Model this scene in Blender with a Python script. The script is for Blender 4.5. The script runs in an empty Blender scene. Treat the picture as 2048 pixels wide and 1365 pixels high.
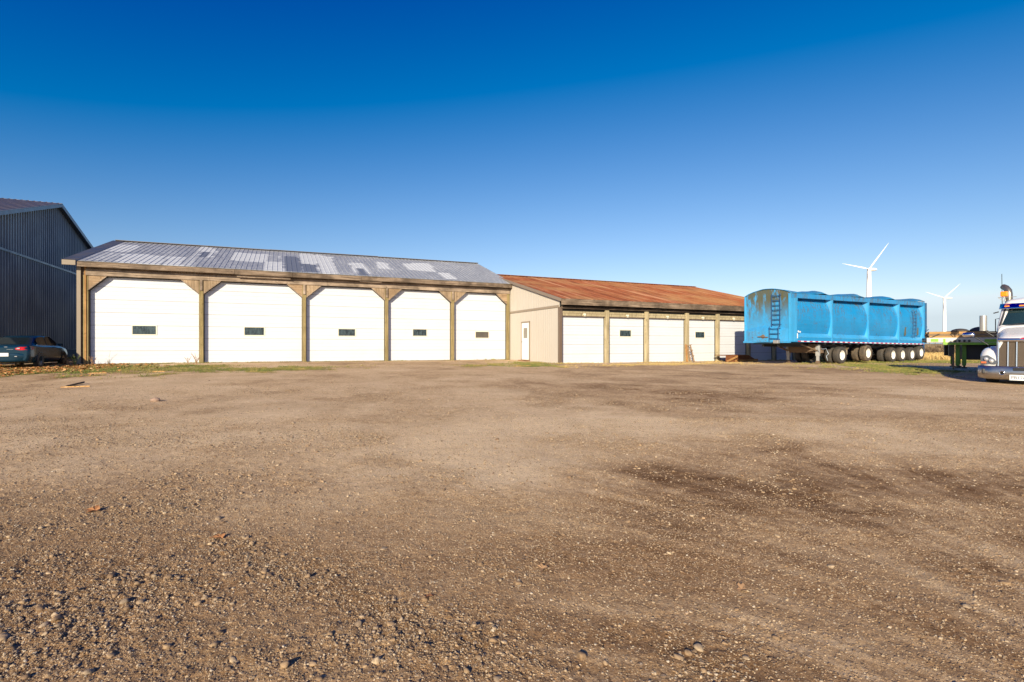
import bpy, math, random
import numpy as np
from mathutils import Vector, Matrix
rnd = random.Random(7)
NR = np.random.RandomState(11)
C = bpy.context.scene.collection
R = math.radians

# ------------------------------------------------------------------ camera, sky, sun, exposure
F = 1013.0                      # focal length in photo pixels (2048 wide)
HZ = 688.0                      # horizon row
cd = bpy.data.cameras.new('camera'); cam = bpy.data.objects.new('camera', cd); C.objects.link(cam)
cam.location = (0, 0, 1.0); cam.rotation_euler = (R(90), 0, 0)
cd.sensor_width = 36.0; cd.lens = F/2048*36.0; cd.shift_y = 5.5/2048
cd.clip_start = 0.05; cd.clip_end = 8000
bpy.context.scene.camera = cam
SUN_AZ, SUN_EL = 18.0, 20.5     # azimuth the light travels to (from +Y towards +X), elevation
w = bpy.data.worlds.new("World"); bpy.context.scene.world = w; w.use_nodes = True
nt = w.node_tree; bg = nt.nodes['Background']
sky = nt.nodes.new('ShaderNodeTexSky'); sky.sky_type = 'NISHITA'; sky.sun_disc = False
sky.sun_elevation = R(SUN_EL); sky.sun_rotation = R(180+SUN_AZ)
sky.air_density = 1.0; sky.dust_density = 0.5; sky.ozone_density = 4.0; sky.altitude = 0
# polarised, late autumn sky: deeper blue overhead, pale at the horizon
_a = nt.nodes.new('ShaderNodeVectorMath'); _a.operation = 'SUBTRACT'; _a.inputs[1].default_value = (1.02, .94, 0)
_b = nt.nodes.new('ShaderNodeVectorMath'); _b.operation = 'MULTIPLY'; _b.inputs[1].default_value = (1.70, 1.28, 1.06)
_c = nt.nodes.new('ShaderNodeVectorMath'); _c.operation = 'MAXIMUM'; _c.inputs[1].default_value = (.0, .0, .0)
nt.links.new(sky.outputs[0], _a.inputs[0]); nt.links.new(_a.outputs[0], _b.inputs[0]); nt.links.new(_b.outputs[0], _c.inputs[0])
_s = nt.nodes.new('ShaderNodeSeparateXYZ'); _j = nt.nodes.new('ShaderNodeCombineXYZ'); nt.links.new(_c.outputs[0], _s.inputs[0])
def _mm(op, a, v):
    q = nt.nodes.new('ShaderNodeMath'); q.operation = op
    for i_, x_ in ((0, a), (1, v)):
        if hasattr(x_, 'links'): nt.links.new(x_, q.inputs[i_])
        else: q.inputs[i_].default_value = x_
    return q.outputs[0]
_B = _mm('MAXIMUM', _s.outputs[2], _mm('MINIMUM', _mm('MULTIPLY', _s.outputs[1], .97), 6.6))
for _i, _k in ((0, .80), (1, .93)):       # keep the low sky bluish white
    _m = nt.nodes.new('ShaderNodeMath'); _m.operation = 'MULTIPLY'; _m.inputs[1].default_value = _k; nt.links.new(_B, _m.inputs[0])
    _n = nt.nodes.new('ShaderNodeMath'); _n.operation = 'MINIMUM'; nt.links.new(_m.outputs[0], _n.inputs[0]); nt.links.new(_s.outputs[_i], _n.inputs[1]); nt.links.new(_n.outputs[0], _j.inputs[_i])
nt.links.new(_B, _j.inputs[2]); nt.links.new(_j.outputs[0], bg.inputs['Color'])
bg.inputs['Strength'].default_value = 0.081
sl = bpy.data.lights.new('sun', 'SUN'); sl.energy = 4.8; sl.angle = R(0.5); sl.color = (1.0, 0.87, 0.64)
so = bpy.data.objects.new('sun', sl); C.objects.link(so)
trav = Vector((math.sin(R(SUN_AZ))*math.cos(R(SUN_EL)), math.cos(R(SUN_AZ))*math.cos(R(SUN_EL)), -math.sin(R(SUN_EL))))
so.rotation_euler = trav.to_track_quat('-Z', 'Y').to_euler(); so.location = (-20, -30, 30)
sc = bpy.context.scene
sc.view_settings.view_transform = 'Standard'; sc.view_settings.look = 'None'
sc.view_settings.exposure = 0.66; sc.view_settings.gamma = 1.0
sc.cycles.max_bounces = 6; sc.cycles.diffuse_bounces = 3

# ------------------------------------------------------------------ helpers
def tag(o, label=None, cat=None, group=None, kind=None):
    if label: o['label'] = label
    if cat: o['category'] = cat
    if group: o['group'] = group
    if kind: o['kind'] = kind
    return o
def empty(name, loc, ang=0.0, label=None, cat=None, group=None):
    o = bpy.data.objects.new(name, None); C.objects.link(o); o.empty_display_size = .3
    o.location = loc; o.rotation_euler = (0, 0, ang)
    return tag(o, label, cat, group)
class MB:
    """collects shapes and links them as one mesh object"""
    def __init__(s): s.v = []; s.f = []; s.m = []; s.sm = []
    def add(s, vs, fs, mat=0, smooth=False):
        n = len(s.v); s.v += [tuple(p) for p in vs]
        for f in fs: s.f.append([n+i for i in f]); s.m.append(mat); s.sm.append(smooth)
        return s
    def box(s, c, d, rot=None, mat=0):
        x, y, z = d[0]/2, d[1]/2, d[2]/2
        vs = [Vector(p) for p in ((-x,-y,-z),(x,-y,-z),(x,y,-z),(-x,y,-z),(-x,-y,z),(x,-y,z),(x,y,z),(-x,y,z))]
        if rot is not None:
            M = rot if isinstance(rot, Matrix) else Matrix.Rotation(rot[0], 3, rot[1])
            vs = [M @ p for p in vs]
        c = Vector(c)
        return s.add([p+c for p in vs], [(0,3,2,1),(4,5,6,7),(0,1,5,4),(1,2,6,5),(2,3,7,6),(3,0,4,7)], mat)
    def bx(s, x0, x1, y0, y1, z0, z1, mat=0):
        return s.box(((x0+x1)/2,(y0+y1)/2,(z0+z1)/2), (abs(x1-x0),abs(y1-y0),abs(z1-z0)), None, mat)
    def beam(s, p0, p1, wd, ht, mat=0, up=(0,0,1)):
        p0, p1 = Vector(p0), Vector(p1); d = (p1-p0); L = d.length; d.normalize()
        up = Vector(up)
        sd = d.cross(up)
        if sd.length < 1e-4: sd = d.cross(Vector((1,0,0)))
        sd.normalize(); u2 = sd.cross(d)
        M = Matrix((d, sd, u2)).transposed()
        return s.box((p0+p1)/2, (L, wd, ht), M, mat)
    def tube(s, pts, r, n=8, mat=0, cap=True, smooth=True):
        pts = [Vector(p) for p in pts]; rs = r if isinstance(r, (list, tuple)) else [r]*len(pts)
        rings = []; ref = None
        for i, p in enumerate(pts):
            d = (pts[min(i+1,len(pts)-1)]-pts[max(i-1,0)]).normalized()
            if ref is None:
                ref = d.cross(Vector((0,0,1)))
                if ref.length < 1e-3: ref = d.cross(Vector((1,0,0)))
            a = (ref - d*ref.dot(d)).normalized(); ref = a; b = d.cross(a)
            rings.append([p+(a*math.cos(2*math.pi*k/n)+b*math.sin(2*math.pi*k/n))*rs[i] for k in range(n)])
        return s.loft(rings, mat, True, cap, smooth)
    def loft(s, rings, mat=0, closed=True, cap=True, smooth=True):
        n = len(rings[0]); vs = [p for r_ in rings for p in r_]; fs = []
        for i in range(len(rings)-1):
            for k in range(n if closed else n-1):
                a, b = i*n+k, i*n+(k+1) % n
                fs.append((a, b, b+n, a+n))
        s.add(vs, fs, mat, smooth)
        if cap and closed:
            s.add(list(rings[0]), [tuple(range(n))[::-1]], mat); s.add(list(rings[-1]), [tuple(range(n))], mat)
        return s
    def prism(s, prof, y0, y1, axis='y', mat=0):
        """prof: list of 2D points in the two other axes, extruded along axis"""
        def P(a, b, t):
            return {'y': (a, t, b), 'x': (t, a, b), 'z': (a, b, t)}[axis]
        n = len(prof)
        vs = [P(a, b, y0) for a, b in prof]+[P(a, b, y1) for a, b in prof]
        fs = [tuple(range(n)), tuple(range(2*n-1, n-1, -1))]+[(i, i+n, (i+1) % n+n, (i+1) % n) for i in range(n)]
        return s.add(vs, fs, mat)
    def lathe(s, prof, n=24, mat=0, axis='y', c=(0,0,0), smooth=True, cap=False):
        """prof: (t along axis, radius)"""
        rings = []
        for t, r_ in prof:
            ring = []
            for k in range(n):
                a = 2*math.pi*k/n
                p = {'y': (r_*math.cos(a), t, r_*math.sin(a)), 'z': (r_*math.cos(a), r_*math.sin(a), t), 'x': (t, r_*math.cos(a), r_*math.sin(a))}[axis]
                ring.append((p[0]+c[0], p[1]+c[1], p[2]+c[2]))
            rings.append(ring)
        return s.loft(rings, mat, True, cap, smooth)
    def build(s, name, mats, parent=None, bevel=0, fixn=True):
        me = bpy.data.meshes.new(name); me.from_pydata(s.v, [], s.f)
        if not isinstance(mats, (list, tuple)): mats = [mats]
        for m in mats: me.materials.append(m)
        me.polygons.foreach_set('material_index', s.m); me.polygons.foreach_set('use_smooth', s.sm)
        if fixn:
            import bmesh
            bm = bmesh.new(); bm.from_mesh(me)
            bmesh.ops.recalc_face_normals(bm, faces=bm.faces); bm.to_mesh(me); bm.free()
        me.update()
        o = bpy.data.objects.new(name, me); C.objects.link(o)
        if parent: o.parent = parent
        if bevel:
            b = o.modifiers.new('bevel', 'BEVEL'); b.width = bevel; b.segments = 2; b.limit_method = 'ANGLE'; b.angle_limit = R(40)
        return o
def build_each(m, name, mats, parent=None, bevel=0):
    """one object per separate piece of m"""
    n = len(m.v); par = list(range(n))
    def fd(a):
        while par[a] != a: par[a] = par[par[a]]; a = par[a]
        return a
    for f in m.f:
        for q in f[1:]: par[fd(q)] = fd(f[0])
    gr_ = {}
    for i, f in enumerate(m.f): gr_.setdefault(fd(f[0]), []).append(i)
    out = []
    for k in gr_.values():
        x = MB(); mp = {}
        for i in k:
            fs = []
            for q in m.f[i]:
                if q not in mp: mp[q] = len(x.v); x.v.append(m.v[q])
                fs.append(mp[q])
            x.f.append(fs); x.m.append(m.m[i]); x.sm.append(m.sm[i])
        out.append(x.build(name, mats, parent, bevel))
    return out
def copy_tree(o, parent=None):
    c = o.copy(); C.objects.link(c); c.parent = parent
    for ch in list(o.children): copy_tree(ch, c)
    return c
def text_mesh(name, body, size, mat, parent, M, ext=.002):
    cu = bpy.data.curves.new(name, 'FONT'); cu.body = body; cu.size = size; cu.extrude = ext
    cu.align_x = 'CENTER'; cu.align_y = 'CENTER'
    t = bpy.data.objects.new(name+'_curve', cu); C.objects.link(t)
    bpy.context.view_layer.update()
    me = bpy.data.meshes.new_from_object(t.evaluated_get(bpy.context.evaluated_depsgraph_get()))
    bpy.data.objects.remove(t); me.materials.clear(); me.materials.append(mat)
    o = bpy.data.objects.new(name, me); C.objects.link(o); o.parent = parent; o.matrix_local = M
    return o

# value noise (numpy), tileable hash lattice
_perm = np.random.RandomState(3).rand(512, 512).astype(np.float64)
def vnoise(x, y):
    xi = np.floor(x).astype(np.int64); yi = np.floor(y).astype(np.int64)
    fx = x-xi; fy = y-yi; fx = fx*fx*(3-2*fx); fy = fy*fy*(3-2*fy)
    g = lambda a, b: _perm[a & 511, b & 511]
    return (g(xi, yi)*(1-fx)+g(xi+1, yi)*fx)*(1-fy)+(g(xi, yi+1)*(1-fx)+g(xi+1, yi+1)*fx)*fy
def fbm(x, y, o=4, lac=2.03, gain=.5):
    s = 0; a = 1; t = 0
    for i in range(o):
        s = s+a*vnoise(x+17.3*i, y-9.1*i); t += a; a *= gain; x = x*lac; y = y*lac
    return s/t
def gz(x, y):
    """ground height"""
    t = np.clip(np.asarray(y, float)/27.0, 0, 1)**1.8
    return -.45+t*(.35-.0045*np.clip(x, -40, 25))
def gzf(x, y): return float(gz(x, y))

# ------------------------------------------------------------------ materials
def mat(name, col=(.5,.5,.5), rough=.6, metal=0.0, spec=.5, **kw):
    m = bpy.data.materials.new(name); m.use_nodes = True
    b = m.node_tree.nodes['Principled BSDF']
    b.inputs['Base Color'].default_value = (*col, 1); b.inputs['Roughness'].default_value = rough
    b.inputs['Metallic'].default_value = metal; b.inputs['Specular IOR Level'].default_value = spec
    for k, v in kw.items(): b.inputs[k.replace('_', ' ')].default_value = v
    m['b'] = 1
    return m
class NT:
    def __init__(s, m): s.m = m; s.t = m.node_tree; s.b = s.t.nodes['Principled BSDF']; s.co = s.t.nodes.new('ShaderNodeTexCoord')
    def n(s, ty, **kw):
        nd = s.t.nodes.new(ty)
        for k, v in kw.items(): setattr(nd, k, v)
        return nd
    def l(s, a, b): s.t.links.new(a, b)
    def mapping(s, scale=(1,1,1), rot=(0,0,0), src='Object'):
        mp = s.n('ShaderNodeMapping'); mp.inputs['Scale'].default_value = scale; mp.inputs['Rotation'].default_value = rot
        s.l(s.co.outputs[src], mp.inputs[0]); return mp.outputs[0]
    def noise(s, scale, detail=4, rough=.55, vec=None, dist=0):
        nd = s.n('ShaderNodeTexNoise'); nd.inputs['Scale'].default_value = scale; nd.inputs['Detail'].default_value = detail
        nd.inputs['Roughness'].default_value = rough; nd.inputs['Distortion'].default_value = dist
        s.l(vec if vec is not None else s.co.outputs['Object'], nd.inputs['Vector']); return nd.outputs['Fac']
    def vor(s, scale, feature='F1', vec=None, out='Distance', rand=1):
        nd = s.n('ShaderNodeTexVoronoi'); nd.feature = feature; nd.inputs['Scale'].default_value = scale; nd.inputs['Randomness'].default_value = rand
        s.l(vec if vec is not None else s.co.outputs['Object'], nd.inputs['Vector']); return nd.outputs[out]
    def ramp(s, fac, stops, interp='LINEAR'):
        nd = s.n('ShaderNodeValToRGB'); nd.color_ramp.interpolation = interp; e = nd.color_ramp.elements
        while len(e) < len(stops): e.new(.5)
        for i, (p, c) in enumerate(stops):
            e[i].position = p; e[i].color = (c, c, c, 1) if isinstance(c, (int, float)) else (*c, 1)
        s.l(fac, nd.inputs[0]); return nd.outputs[0]
    def mix(s, fac, a, b, blend='MIX'):
        nd = s.n('ShaderNodeMix'); nd.data_type = 'RGBA'; nd.blend_type = blend
        for i, v in ((0, fac), (6, a), (7, b)):
            if hasattr(v, 'links'): s.l(v, nd.inputs[i])
            elif i == 0: nd.inputs[0].default_value = v
            else: nd.inputs[i].default_value = (*v, 1) if len(v) == 3 else v
        return nd.outputs[2]
    def math(s, op, a, b=None, c=None):
        nd = s.n('ShaderNodeMath'); nd.operation = op
        for i, v in enumerate((a, b, c)):
            if v is None: continue
            if hasattr(v, 'links'): s.l(v, nd.inputs[i])
            else: nd.inputs[i].default_value = v
        return nd.outputs[0]
    def attr(s, name, out='Fac'):
        nd = s.n('ShaderNodeAttribute'); nd.attribute_name = name; return nd.outputs[out]
    def bump(s, h, strength=.3, dist=.02, prev=None):
        nd = s.n('ShaderNodeBump'); nd.inputs['Strength'].default_value = strength; nd.inputs['Distance'].default_value = dist
        s.l(h, nd.inputs['Height'])
        if prev is not None: s.l(prev, nd.inputs['Normal'])
        return nd.outputs[0]
    def col(s, c): s.l(c, s.b.inputs['Base Color'])
    def rough(s, c): s.l(c, s.b.inputs['Roughness'])
    def norm(s, c): s.l(c, s.b.inputs['Normal'])

def wood(name, c0, c1, c2, axis=0, dark=.35, scale=1.0):
    """weathered timber, grain along axis"""
    m = mat(name, c1, .85, spec=.2); t = NT(m)
    sc_ = [14*scale]*3; sc_[axis] = .55*scale
    v = t.mapping(tuple(sc_))
    g = t.noise(2.2, 6, .65, v, .4)
    c = t.ramp(g, [(.28, c0), (.5, c1), (.72, c2)])
    big = t.noise(.9*scale, 3, .6)
    c = t.mix(t.ramp(big, [(.42, 0.0), (.62, .8)]), c, tuple(x*dark for x in c1))
    sc2 = [30*scale]*3; sc2[axis] = .4*scale
    st = t.noise(1.5, 3, .5, t.mapping(tuple(sc2)))
    c = t.mix(t.ramp(t.noise(5, 4, .7), [(.60, 0.0), (.68, .6)]), c, tuple(x*.45 for x in c0))
    c = t.mix(t.ramp(st, [(.36, .75), (.44, 0.0)]), c, tuple(x*.35 for x in c0))
    t.col(c); t.norm(t.bump(g, .5, .01)); return m
def painted(name, col, rough=.45, dirt=(.25,.2,.14), amt=.25, scale=1.5, metal=0, spec=.5, streak=False, bumpy=0.0):
    m = mat(name, col, rough, metal, spec); t = NT(m)
    n1 = t.noise(scale, 6, .65, t.mapping((2.5, 2.5, .5)) if streak else None)
    c = t.mix(t.ramp(n1, [(.45, 0.0), (.8, amt)]), col, dirt)
    n2 = t.noise(scale*9, 3, .6)
    c = t.mix(t.ramp(n2, [(.4, 0.0), (.75, amt*.4)]), c, tuple(x*.6 for x in col))
    t.col(c); t.rough(t.ramp(n1, [(.3, rough*.85), (.8, min(1, rough*1.4))]))
    if bumpy: t.norm(t.bump(t.noise(scale*1.2, 2, .4), bumpy, .03))
    return m

M_WH_DOOR = painted('white_steel_door', (.61,.63,.68), .42, (.45,.40,.33), .16, .9, bumpy=.12)
M_GROOVE = mat('door_joint', (.43,.43,.44), .7)
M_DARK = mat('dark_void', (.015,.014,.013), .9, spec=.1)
M_RUBBER = mat('black_rubber_seal', (.02,.02,.02), .7)
M_WOODH = wood('weathered_board', (.19,.135,.10), (.38,.29,.22), (.52,.43,.34), 0)
M_WOODH2 = wood('weathered_fascia', (.09,.065,.045), (.24,.175,.125), (.42,.33,.25), 0, .3)
M_WOODD = wood('dark_fascia', (.06,.04,.03), (.12,.085,.06), (.25,.19,.14), 0, .4)
M_POST = wood('treated_post', (.16,.12,.05), (.30,.235,.11), (.40,.32,.18), 2, .7)
M_POST2 = wood('pale_post', (.26,.21,.12), (.42,.35,.22), (.52,.45,.31), 2, .75)
M_GUSS = wood('gusset_board', (.25,.17,.10), (.40,.29,.19), (.52,.42,.30), 2, .6)
M_GUSSH = wood('gusset_board_level', (.22,.14,.08), (.38,.26,.16), (.50,.39,.27), 0, .6)
M_ORANGE = wood('orange_board', (.24,.12,.04), (.42,.22,.08), (.50,.30,.13), 2, .6)
M_BEIGE = painted('beige_siding', (.46,.42,.375), .5, (.40,.32,.22), .12, .8)
M_BEIGE_T = painted('beige_trim', (.25,.20,.15), .5)
M_BROWN_T = painted('brown_trim', (.13,.09,.065), .45)
M_BARN = painted('slate_blue_siding', (.17,.205,.235), .42, (.05,.06,.07), .3, .5)
M_BARN_T = painted('slate_blue_trim', (.10,.15,.20), .35)
M_BARN_R = painted('barn_roof_metal', (.15,.125,.12), .4)
M_CONC = painted('dark_concrete', (.05,.06,.07), .8)
M_GLASS = mat('window_glass', (.018,.026,.03), .06, spec=.8)
_t = NT(M_GLASS); _n = _t.noise(3.0, 4, .6, _t.mapping((3, 3, 1.2)), 1.0)
_t.col(_t.ramp(_n, [(.35, (.012,.016,.018)), (.6, (.05,.075,.085))])); _t.rough(_t.ramp(_n, [(.3, .04), (.7, .2)]))
M_FRAME = mat('ivory_frame', (.72,.68,.55), .5)
M_MESHW = painted('screened_glass', (.075,.07,.06), .5)
M_STEEL = painted('galvanised_steel', (.40,.40,.39), .45, (.2,.15,.1), .4, 2, metal=.5)
M_CHROME = mat('chrome', (.72,.73,.75), .10, 1.0)
M_CHROME_D = painted('brushed_chrome', (.48,.47,.46), .30, (.25,.2,.15), .35, 2, metal=1.0)
M_BLACK = mat('black_plastic', (.02,.02,.022), .45)
M_WHITEP = painted('white_truck_paint', (.70,.70,.70), .25, (.35,.3,.24), .22, 1.2, bumpy=.02)
M_TYRE = painted('tyre_rubber', (.045,.04,.036), .85, (.16,.12,.085), .6, 3)
M_TYRE_MUD = painted('muddy_tyre', (.075,.058,.043), .9, (.26,.19,.12), .85, 6)
M_RIM = painted('white_rim', (.74,.72,.67), .5, (.4,.32,.22), .35, 3)
M_RIM_D = painted('dark_rim', (.16,.17,.18), .35, (.1,.08,.06), .3, 3, metal=.7)
M_RED = mat('red_reflector', (.55,.02,.03), .3)
M_WHREF = mat('white_reflector', (.75,.75,.75), .3)
M_AMBER = mat('amber_lens', (.95,.25,.01), .25)
M_FRAMEB = painted('rusty_frame', (.17,.115,.075), .8, (.09,.05,.03), .6, 3)
M_GREEN = painted('green_paint', (.20,.42,.03), .45, (.2,.2,.1), .3, 2)
M_ALU = painted('aluminium_rail', (.55,.52,.45), .4, (.3,.25,.18), .4, 2, metal=.3)
M_LUMBER = wood('lumber', (.42,.20,.07), (.62,.36,.14), (.72,.50,.24), 0, .6)
M_LUMBER2 = wood('grey_lumber', (.20,.14,.09), (.34,.24,.15), (.46,.34,.22), 0, .6)
M_TARP = painted('dark_tarp', (.035,.03,.03), .6)
M_RUSTBOX = wood('red_brown_timber', (.10,.035,.015), (.20,.075,.03), (.30,.14,.07), 0, .6)
M_CARP = mat('dark_teal_car_paint', (.004,.034,.064), .22, .35, Coat_Weight=.3, Coat_Roughness=.05)
M_CARG = mat('car_glass', (.008,.012,.016), .04, spec=.4)
M_TAIL = mat('red_lens', (.55,.01,.015), .15)
M_LENS = mat('clear_lens', (.55,.55,.57), .08, .4)
M_TURB = mat('turbine_white', (.80,.80,.80), .5)
M_PLATE = mat('plate_white', (.72,.74,.74), .4)
M_PLATEB = mat('plate_letters', (.04,.05,.12), .5)

# ------------------------------------------------------------------ ground
def px_of(x, y, z): return 1024+F*x/y, HZ-F*(z-1.0)/y
NRW, NCL = 860, 760
yy = np.exp(np.linspace(math.log(1.3), math.log(60.0), NRW)); kk = np.linspace(-1.45, 1.45, NCL)
YY, KK = np.meshgrid(yy, kk, indexing='ij'); XX = YY*KK
def masks(X, Y):
    """surface state and painted shading of the yard at world points: damp, loose, grass, dry"""
    Z = gz(X, Y); U = 1024+F*X/Y; V = HZ-F*(Z-1.0)/Y
    n1 = fbm(X*.35+5, Y*.35, 4); n2 = fbm(X*1.3, Y*1.3+9, 4); n3 = fbm(X*.12+31, Y*.12+3, 3)
    # tyre tracks: sweeps curving from the right foreground towards the shed doors
    ang = fbm(X*.05, Y*.05, 2)*1.5
    s1 = fbm((X*.25+Y*.97)*1.6+ang*2, (X*.97-Y*.25)*.22, 4)
    s2 = fbm((X*.75+Y*.66)*1.7, (X*.66-Y*.75)*.16+20, 4)
    wx = (fbm(X*1.1+40, Y*1.1, 4)-.5)*190; wy = (fbm(X*1.1, Y*1.1+70, 4)-.5)*80
    def el(cx, cy, rx, ry, a=0, p=1.0):
        ca, sa = math.cos(R(a)), math.sin(R(a)); du = U+wx*min(1, rx/90)-cx; dv = V+wy*min(1, ry/25)-cy
        return np.exp(-(((du*ca+dv*sa)/rx)**2+((-du*sa+dv*ca)/ry)**2)**p)
    damp = .30*np.clip((n1-.5)*4, -1, 1)+.42*np.clip((s1-.47)*5, 0, 1)*np.clip((U-900)/500, .35, 1)+.22*np.clip((s2-.5)*5, 0, 1)*np.clip((U-1000)/400, 0, 1)
    for e in ((1600,893,130,9,-6,.9),(1300,935,120,28,8,.9),(1450,990,190,26,16,.8),(1750,1050,210,26,20,.7),(1950,1150,160,30,18,.8),
              (1650,950,160,18,15,.6),(1880,960,150,22,14,.45),(1700,1215,150,20,16,.9),(1850,1270,160,26,10,.7),(1560,1110,140,24,14,.55),(1250,775,260,9,2,.6),
              (1420,797,150,7,2,.7),(1200,800,200,8,0,.4),(1330,1060,120,30,20,.5),(120,865,220,10,-4,.4),(560,850,240,9,-5,.4),(60,1010,120,16,-5,.6),
              (180,752,220,6,-3,.9),(470,1110,110,26,18,.5),(700,1205,120,34,30,.7),(930,1290,110,30,20,.6),(1450,1310,110,40,10,.6),(330,905,200,10,-4,.35),(2000,1330,200,30,0,.5),(1000,770,200,6,0,.4),
              (800,1000,150,18,-4,.3),(1200,1130,150,26,8,.35),(820,925,160,9,-3,.25)):
        damp = damp+e[5]*.72*el(*e[:5])*(.35+1.3*np.clip((n2*.5+s2*.5-.3)*2.5, 0, 1))
    for e in ((980,920,230,34,-3,.55),(1180,845,200,20,0,.5),(1800,880,200,22,10,.4),(1900,1020,120,14,18,.5),(600,1000,200,24,0,.3),(1500,1075,120,12,16,.3),(1900,790,200,16,0,.35),(1080,1040,170,28,5,.35),(300,960,160,16,0,.2),(1690,1290,60,14,0,.4)):
        damp = damp-e[5]*el(*e[:5])
    damp = np.clip(damp*1.15-.10+.25*(n2-.5)*3-.42*np.clip(1-np.abs(V-860)/130, 0, 1)*np.clip(.4+.9*n1, 0, 1.2)+.05*np.clip((V-980)/140, 0, 1), -.8, 1.1)  # row terms paint in shading: lighter middle band, darker foreground
    loose = np.clip((n2-.44)*3.2, 0, 1)*np.clip((n1-.36)*4, .15, 1)
    for e in ((470,1115,130,32,20,1),(720,1215,140,50,30,1.1),(930,1300,140,60,20,1),(300,1190,240,60,-10,.6),(200,1320,260,70,0,.7),(1440,1320,100,60,0,1),(620,1300,220,70,0,.7),(160,870,120,14,0,.6),(380,880,150,16,0,.6),(620,870,90,10,0,.8),(250,1000,200,30,0,.5),(1000,1140,120,30,10,.5)):
        loose = loose+e[5]*.8*el(*e[:5])
    right = np.clip((U-1450)/300, 0, 1)*np.clip((1320-V)/200+.4, .0, 1)
    loose = np.clip(loose*(1-.75*right), 0, 1)
    # grass strip along the sheds, in coordinates of the long shed: u along, d in front of the wall
    ux, uy = math.cos(R(24.5)), math.sin(R(24.5))
    a = (X+21.1)*ux+(Y-25.3)*uy; d = -(-(X+21.1)*uy+(Y-25.3)*ux)
    e1 = fbm(a*.7+3, d*.9, 4); e2 = fbm(a*2.5, d*2.5+4, 3)
    def eg(cx, cy, rx, ry, a=0):
        return np.clip(1.5*el(cx, cy, rx, ry, a)-.25+(e2-.5)*1.3+(e1-.5)*.8, 0, 1)*np.clip(el(cx, cy, rx*1.5, ry*1.7, a)*3-.6, 0, 1)
    strip = np.exp(-((d-.25)/.22)**2)*np.clip((e2-.42)*6, 0, 1)*(a < 23)
    front = eg(90, 740, 190, 8, 2)+eg(250, 738, 130, 7, 1)+eg(20, 742, 180, 9, 2)
    left = eg(560, 739, 120, 4, -1.5)+eg(430, 742, 120, 2.2, 0)*.8+eg(390, 733, 60, 3, 0)
    a2 = (X-2.71)*ux+(Y-28.64)*uy; d2 = -(-(X-2.71)*uy+(Y-28.64)*ux)
    c1 = eg(1065, 731, 62, 3.6, 1)+eg(970, 732.5, 60, 1.8, 0)
    c2 = np.exp(-((d2-.35)/.4)**2)*(a2 > -.5)*(a2 < 19)*np.clip((e1-.3)*3, 0, 1)*.9+eg(1300, 730, 190, 1.5, -1)*.7
    c3 = eg(1755, 737, 120, 6.5, 4)+eg(1850, 742, 60, 3, 4)
    far = np.clip((Y-31.6-.6*(e1-.5)*2)/.6, 0, 1)*np.clip((X-20.5)/1.5, 0, 1)+np.clip((Y-38)/2, 0, 1)
    lf = np.clip((-X-27)/2, 0, 1)
    grass = np.clip(strip+front+left+c1+c2+c3+far+lf, 0, 1)*np.clip((Y-14)/3, 0, 1)
    dry = np.clip(.28+.6*(U > 1130)*(U < 1560)+c2*.8+(e2-.5)*1.4+np.clip((Y-34)/3, 0, 1)*.9, 0, 1)
    soil = np.clip(fbm(X*.8+7, Y*.8, 3)*2-.6, 0, 1)
    # packed dark ground of the turning area, with vignette painted into lower rows
    n5 = fbm(X*.55+13, Y*.55+2, 5); n6 = fbm((X*.8+Y*.6)*1.3, (X*.6-Y*.8)*.35+5, 4)
    earth_vignette = np.clip((V-900)/230, 0, 1)*.75+.42*el(1650, 1080, 420, 150, 18)+.35*el(60, 1150, 260, 200, 0)+.2*el(1250, 785, 260, 16, 1)-.35*el(1050, 960, 260, 60, 4)
    sp = V-(905+.16*(U-1150)+.00020*np.maximum(U-1150, 0)**2)          # wheel sweeps of turning trucks
    tr1 = fbm(sp*.045+3, (U+V)*.0022, 4); tr2 = fbm(sp*.16+9, (U+V)*.004+7, 3)
    swp = ((tr1-.5)*2.0+(tr2-.5)*.9)*np.clip((U-950)/350, 0, 1)*np.clip((V-850)/80, 0, 1)
    earth_vignette = np.clip(earth_vignette+swp+(n5-.5)*1.0+(n6-.5)*.5*np.clip((U-900)/500, .2, 1)-.05, 0, 1)
    return np.clip(damp, 0, 1), np.clip(-damp, 0, 1), loose, grass, dry, soil, earth_vignette
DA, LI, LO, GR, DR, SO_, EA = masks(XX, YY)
near = np.clip((14-YY)/8, 0, 1)
ZZ = gz(XX, YY)+.05*(fbm(XX*.22, YY*.22, 3)-.5)*np.clip((26-YY)/10, 0, 1)
ZZ += near*(.008+.014*LO)*(fbm(XX*9, YY*9, 3)-.5)+near*(.006+.016*LO)*(fbm(XX*30, YY*30, 2)-.5)
ZZ += .02*(fbm(XX*2.2+8, YY*2.2, 3)-.5)*np.clip((20-YY)/8, .15, 1)
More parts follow.
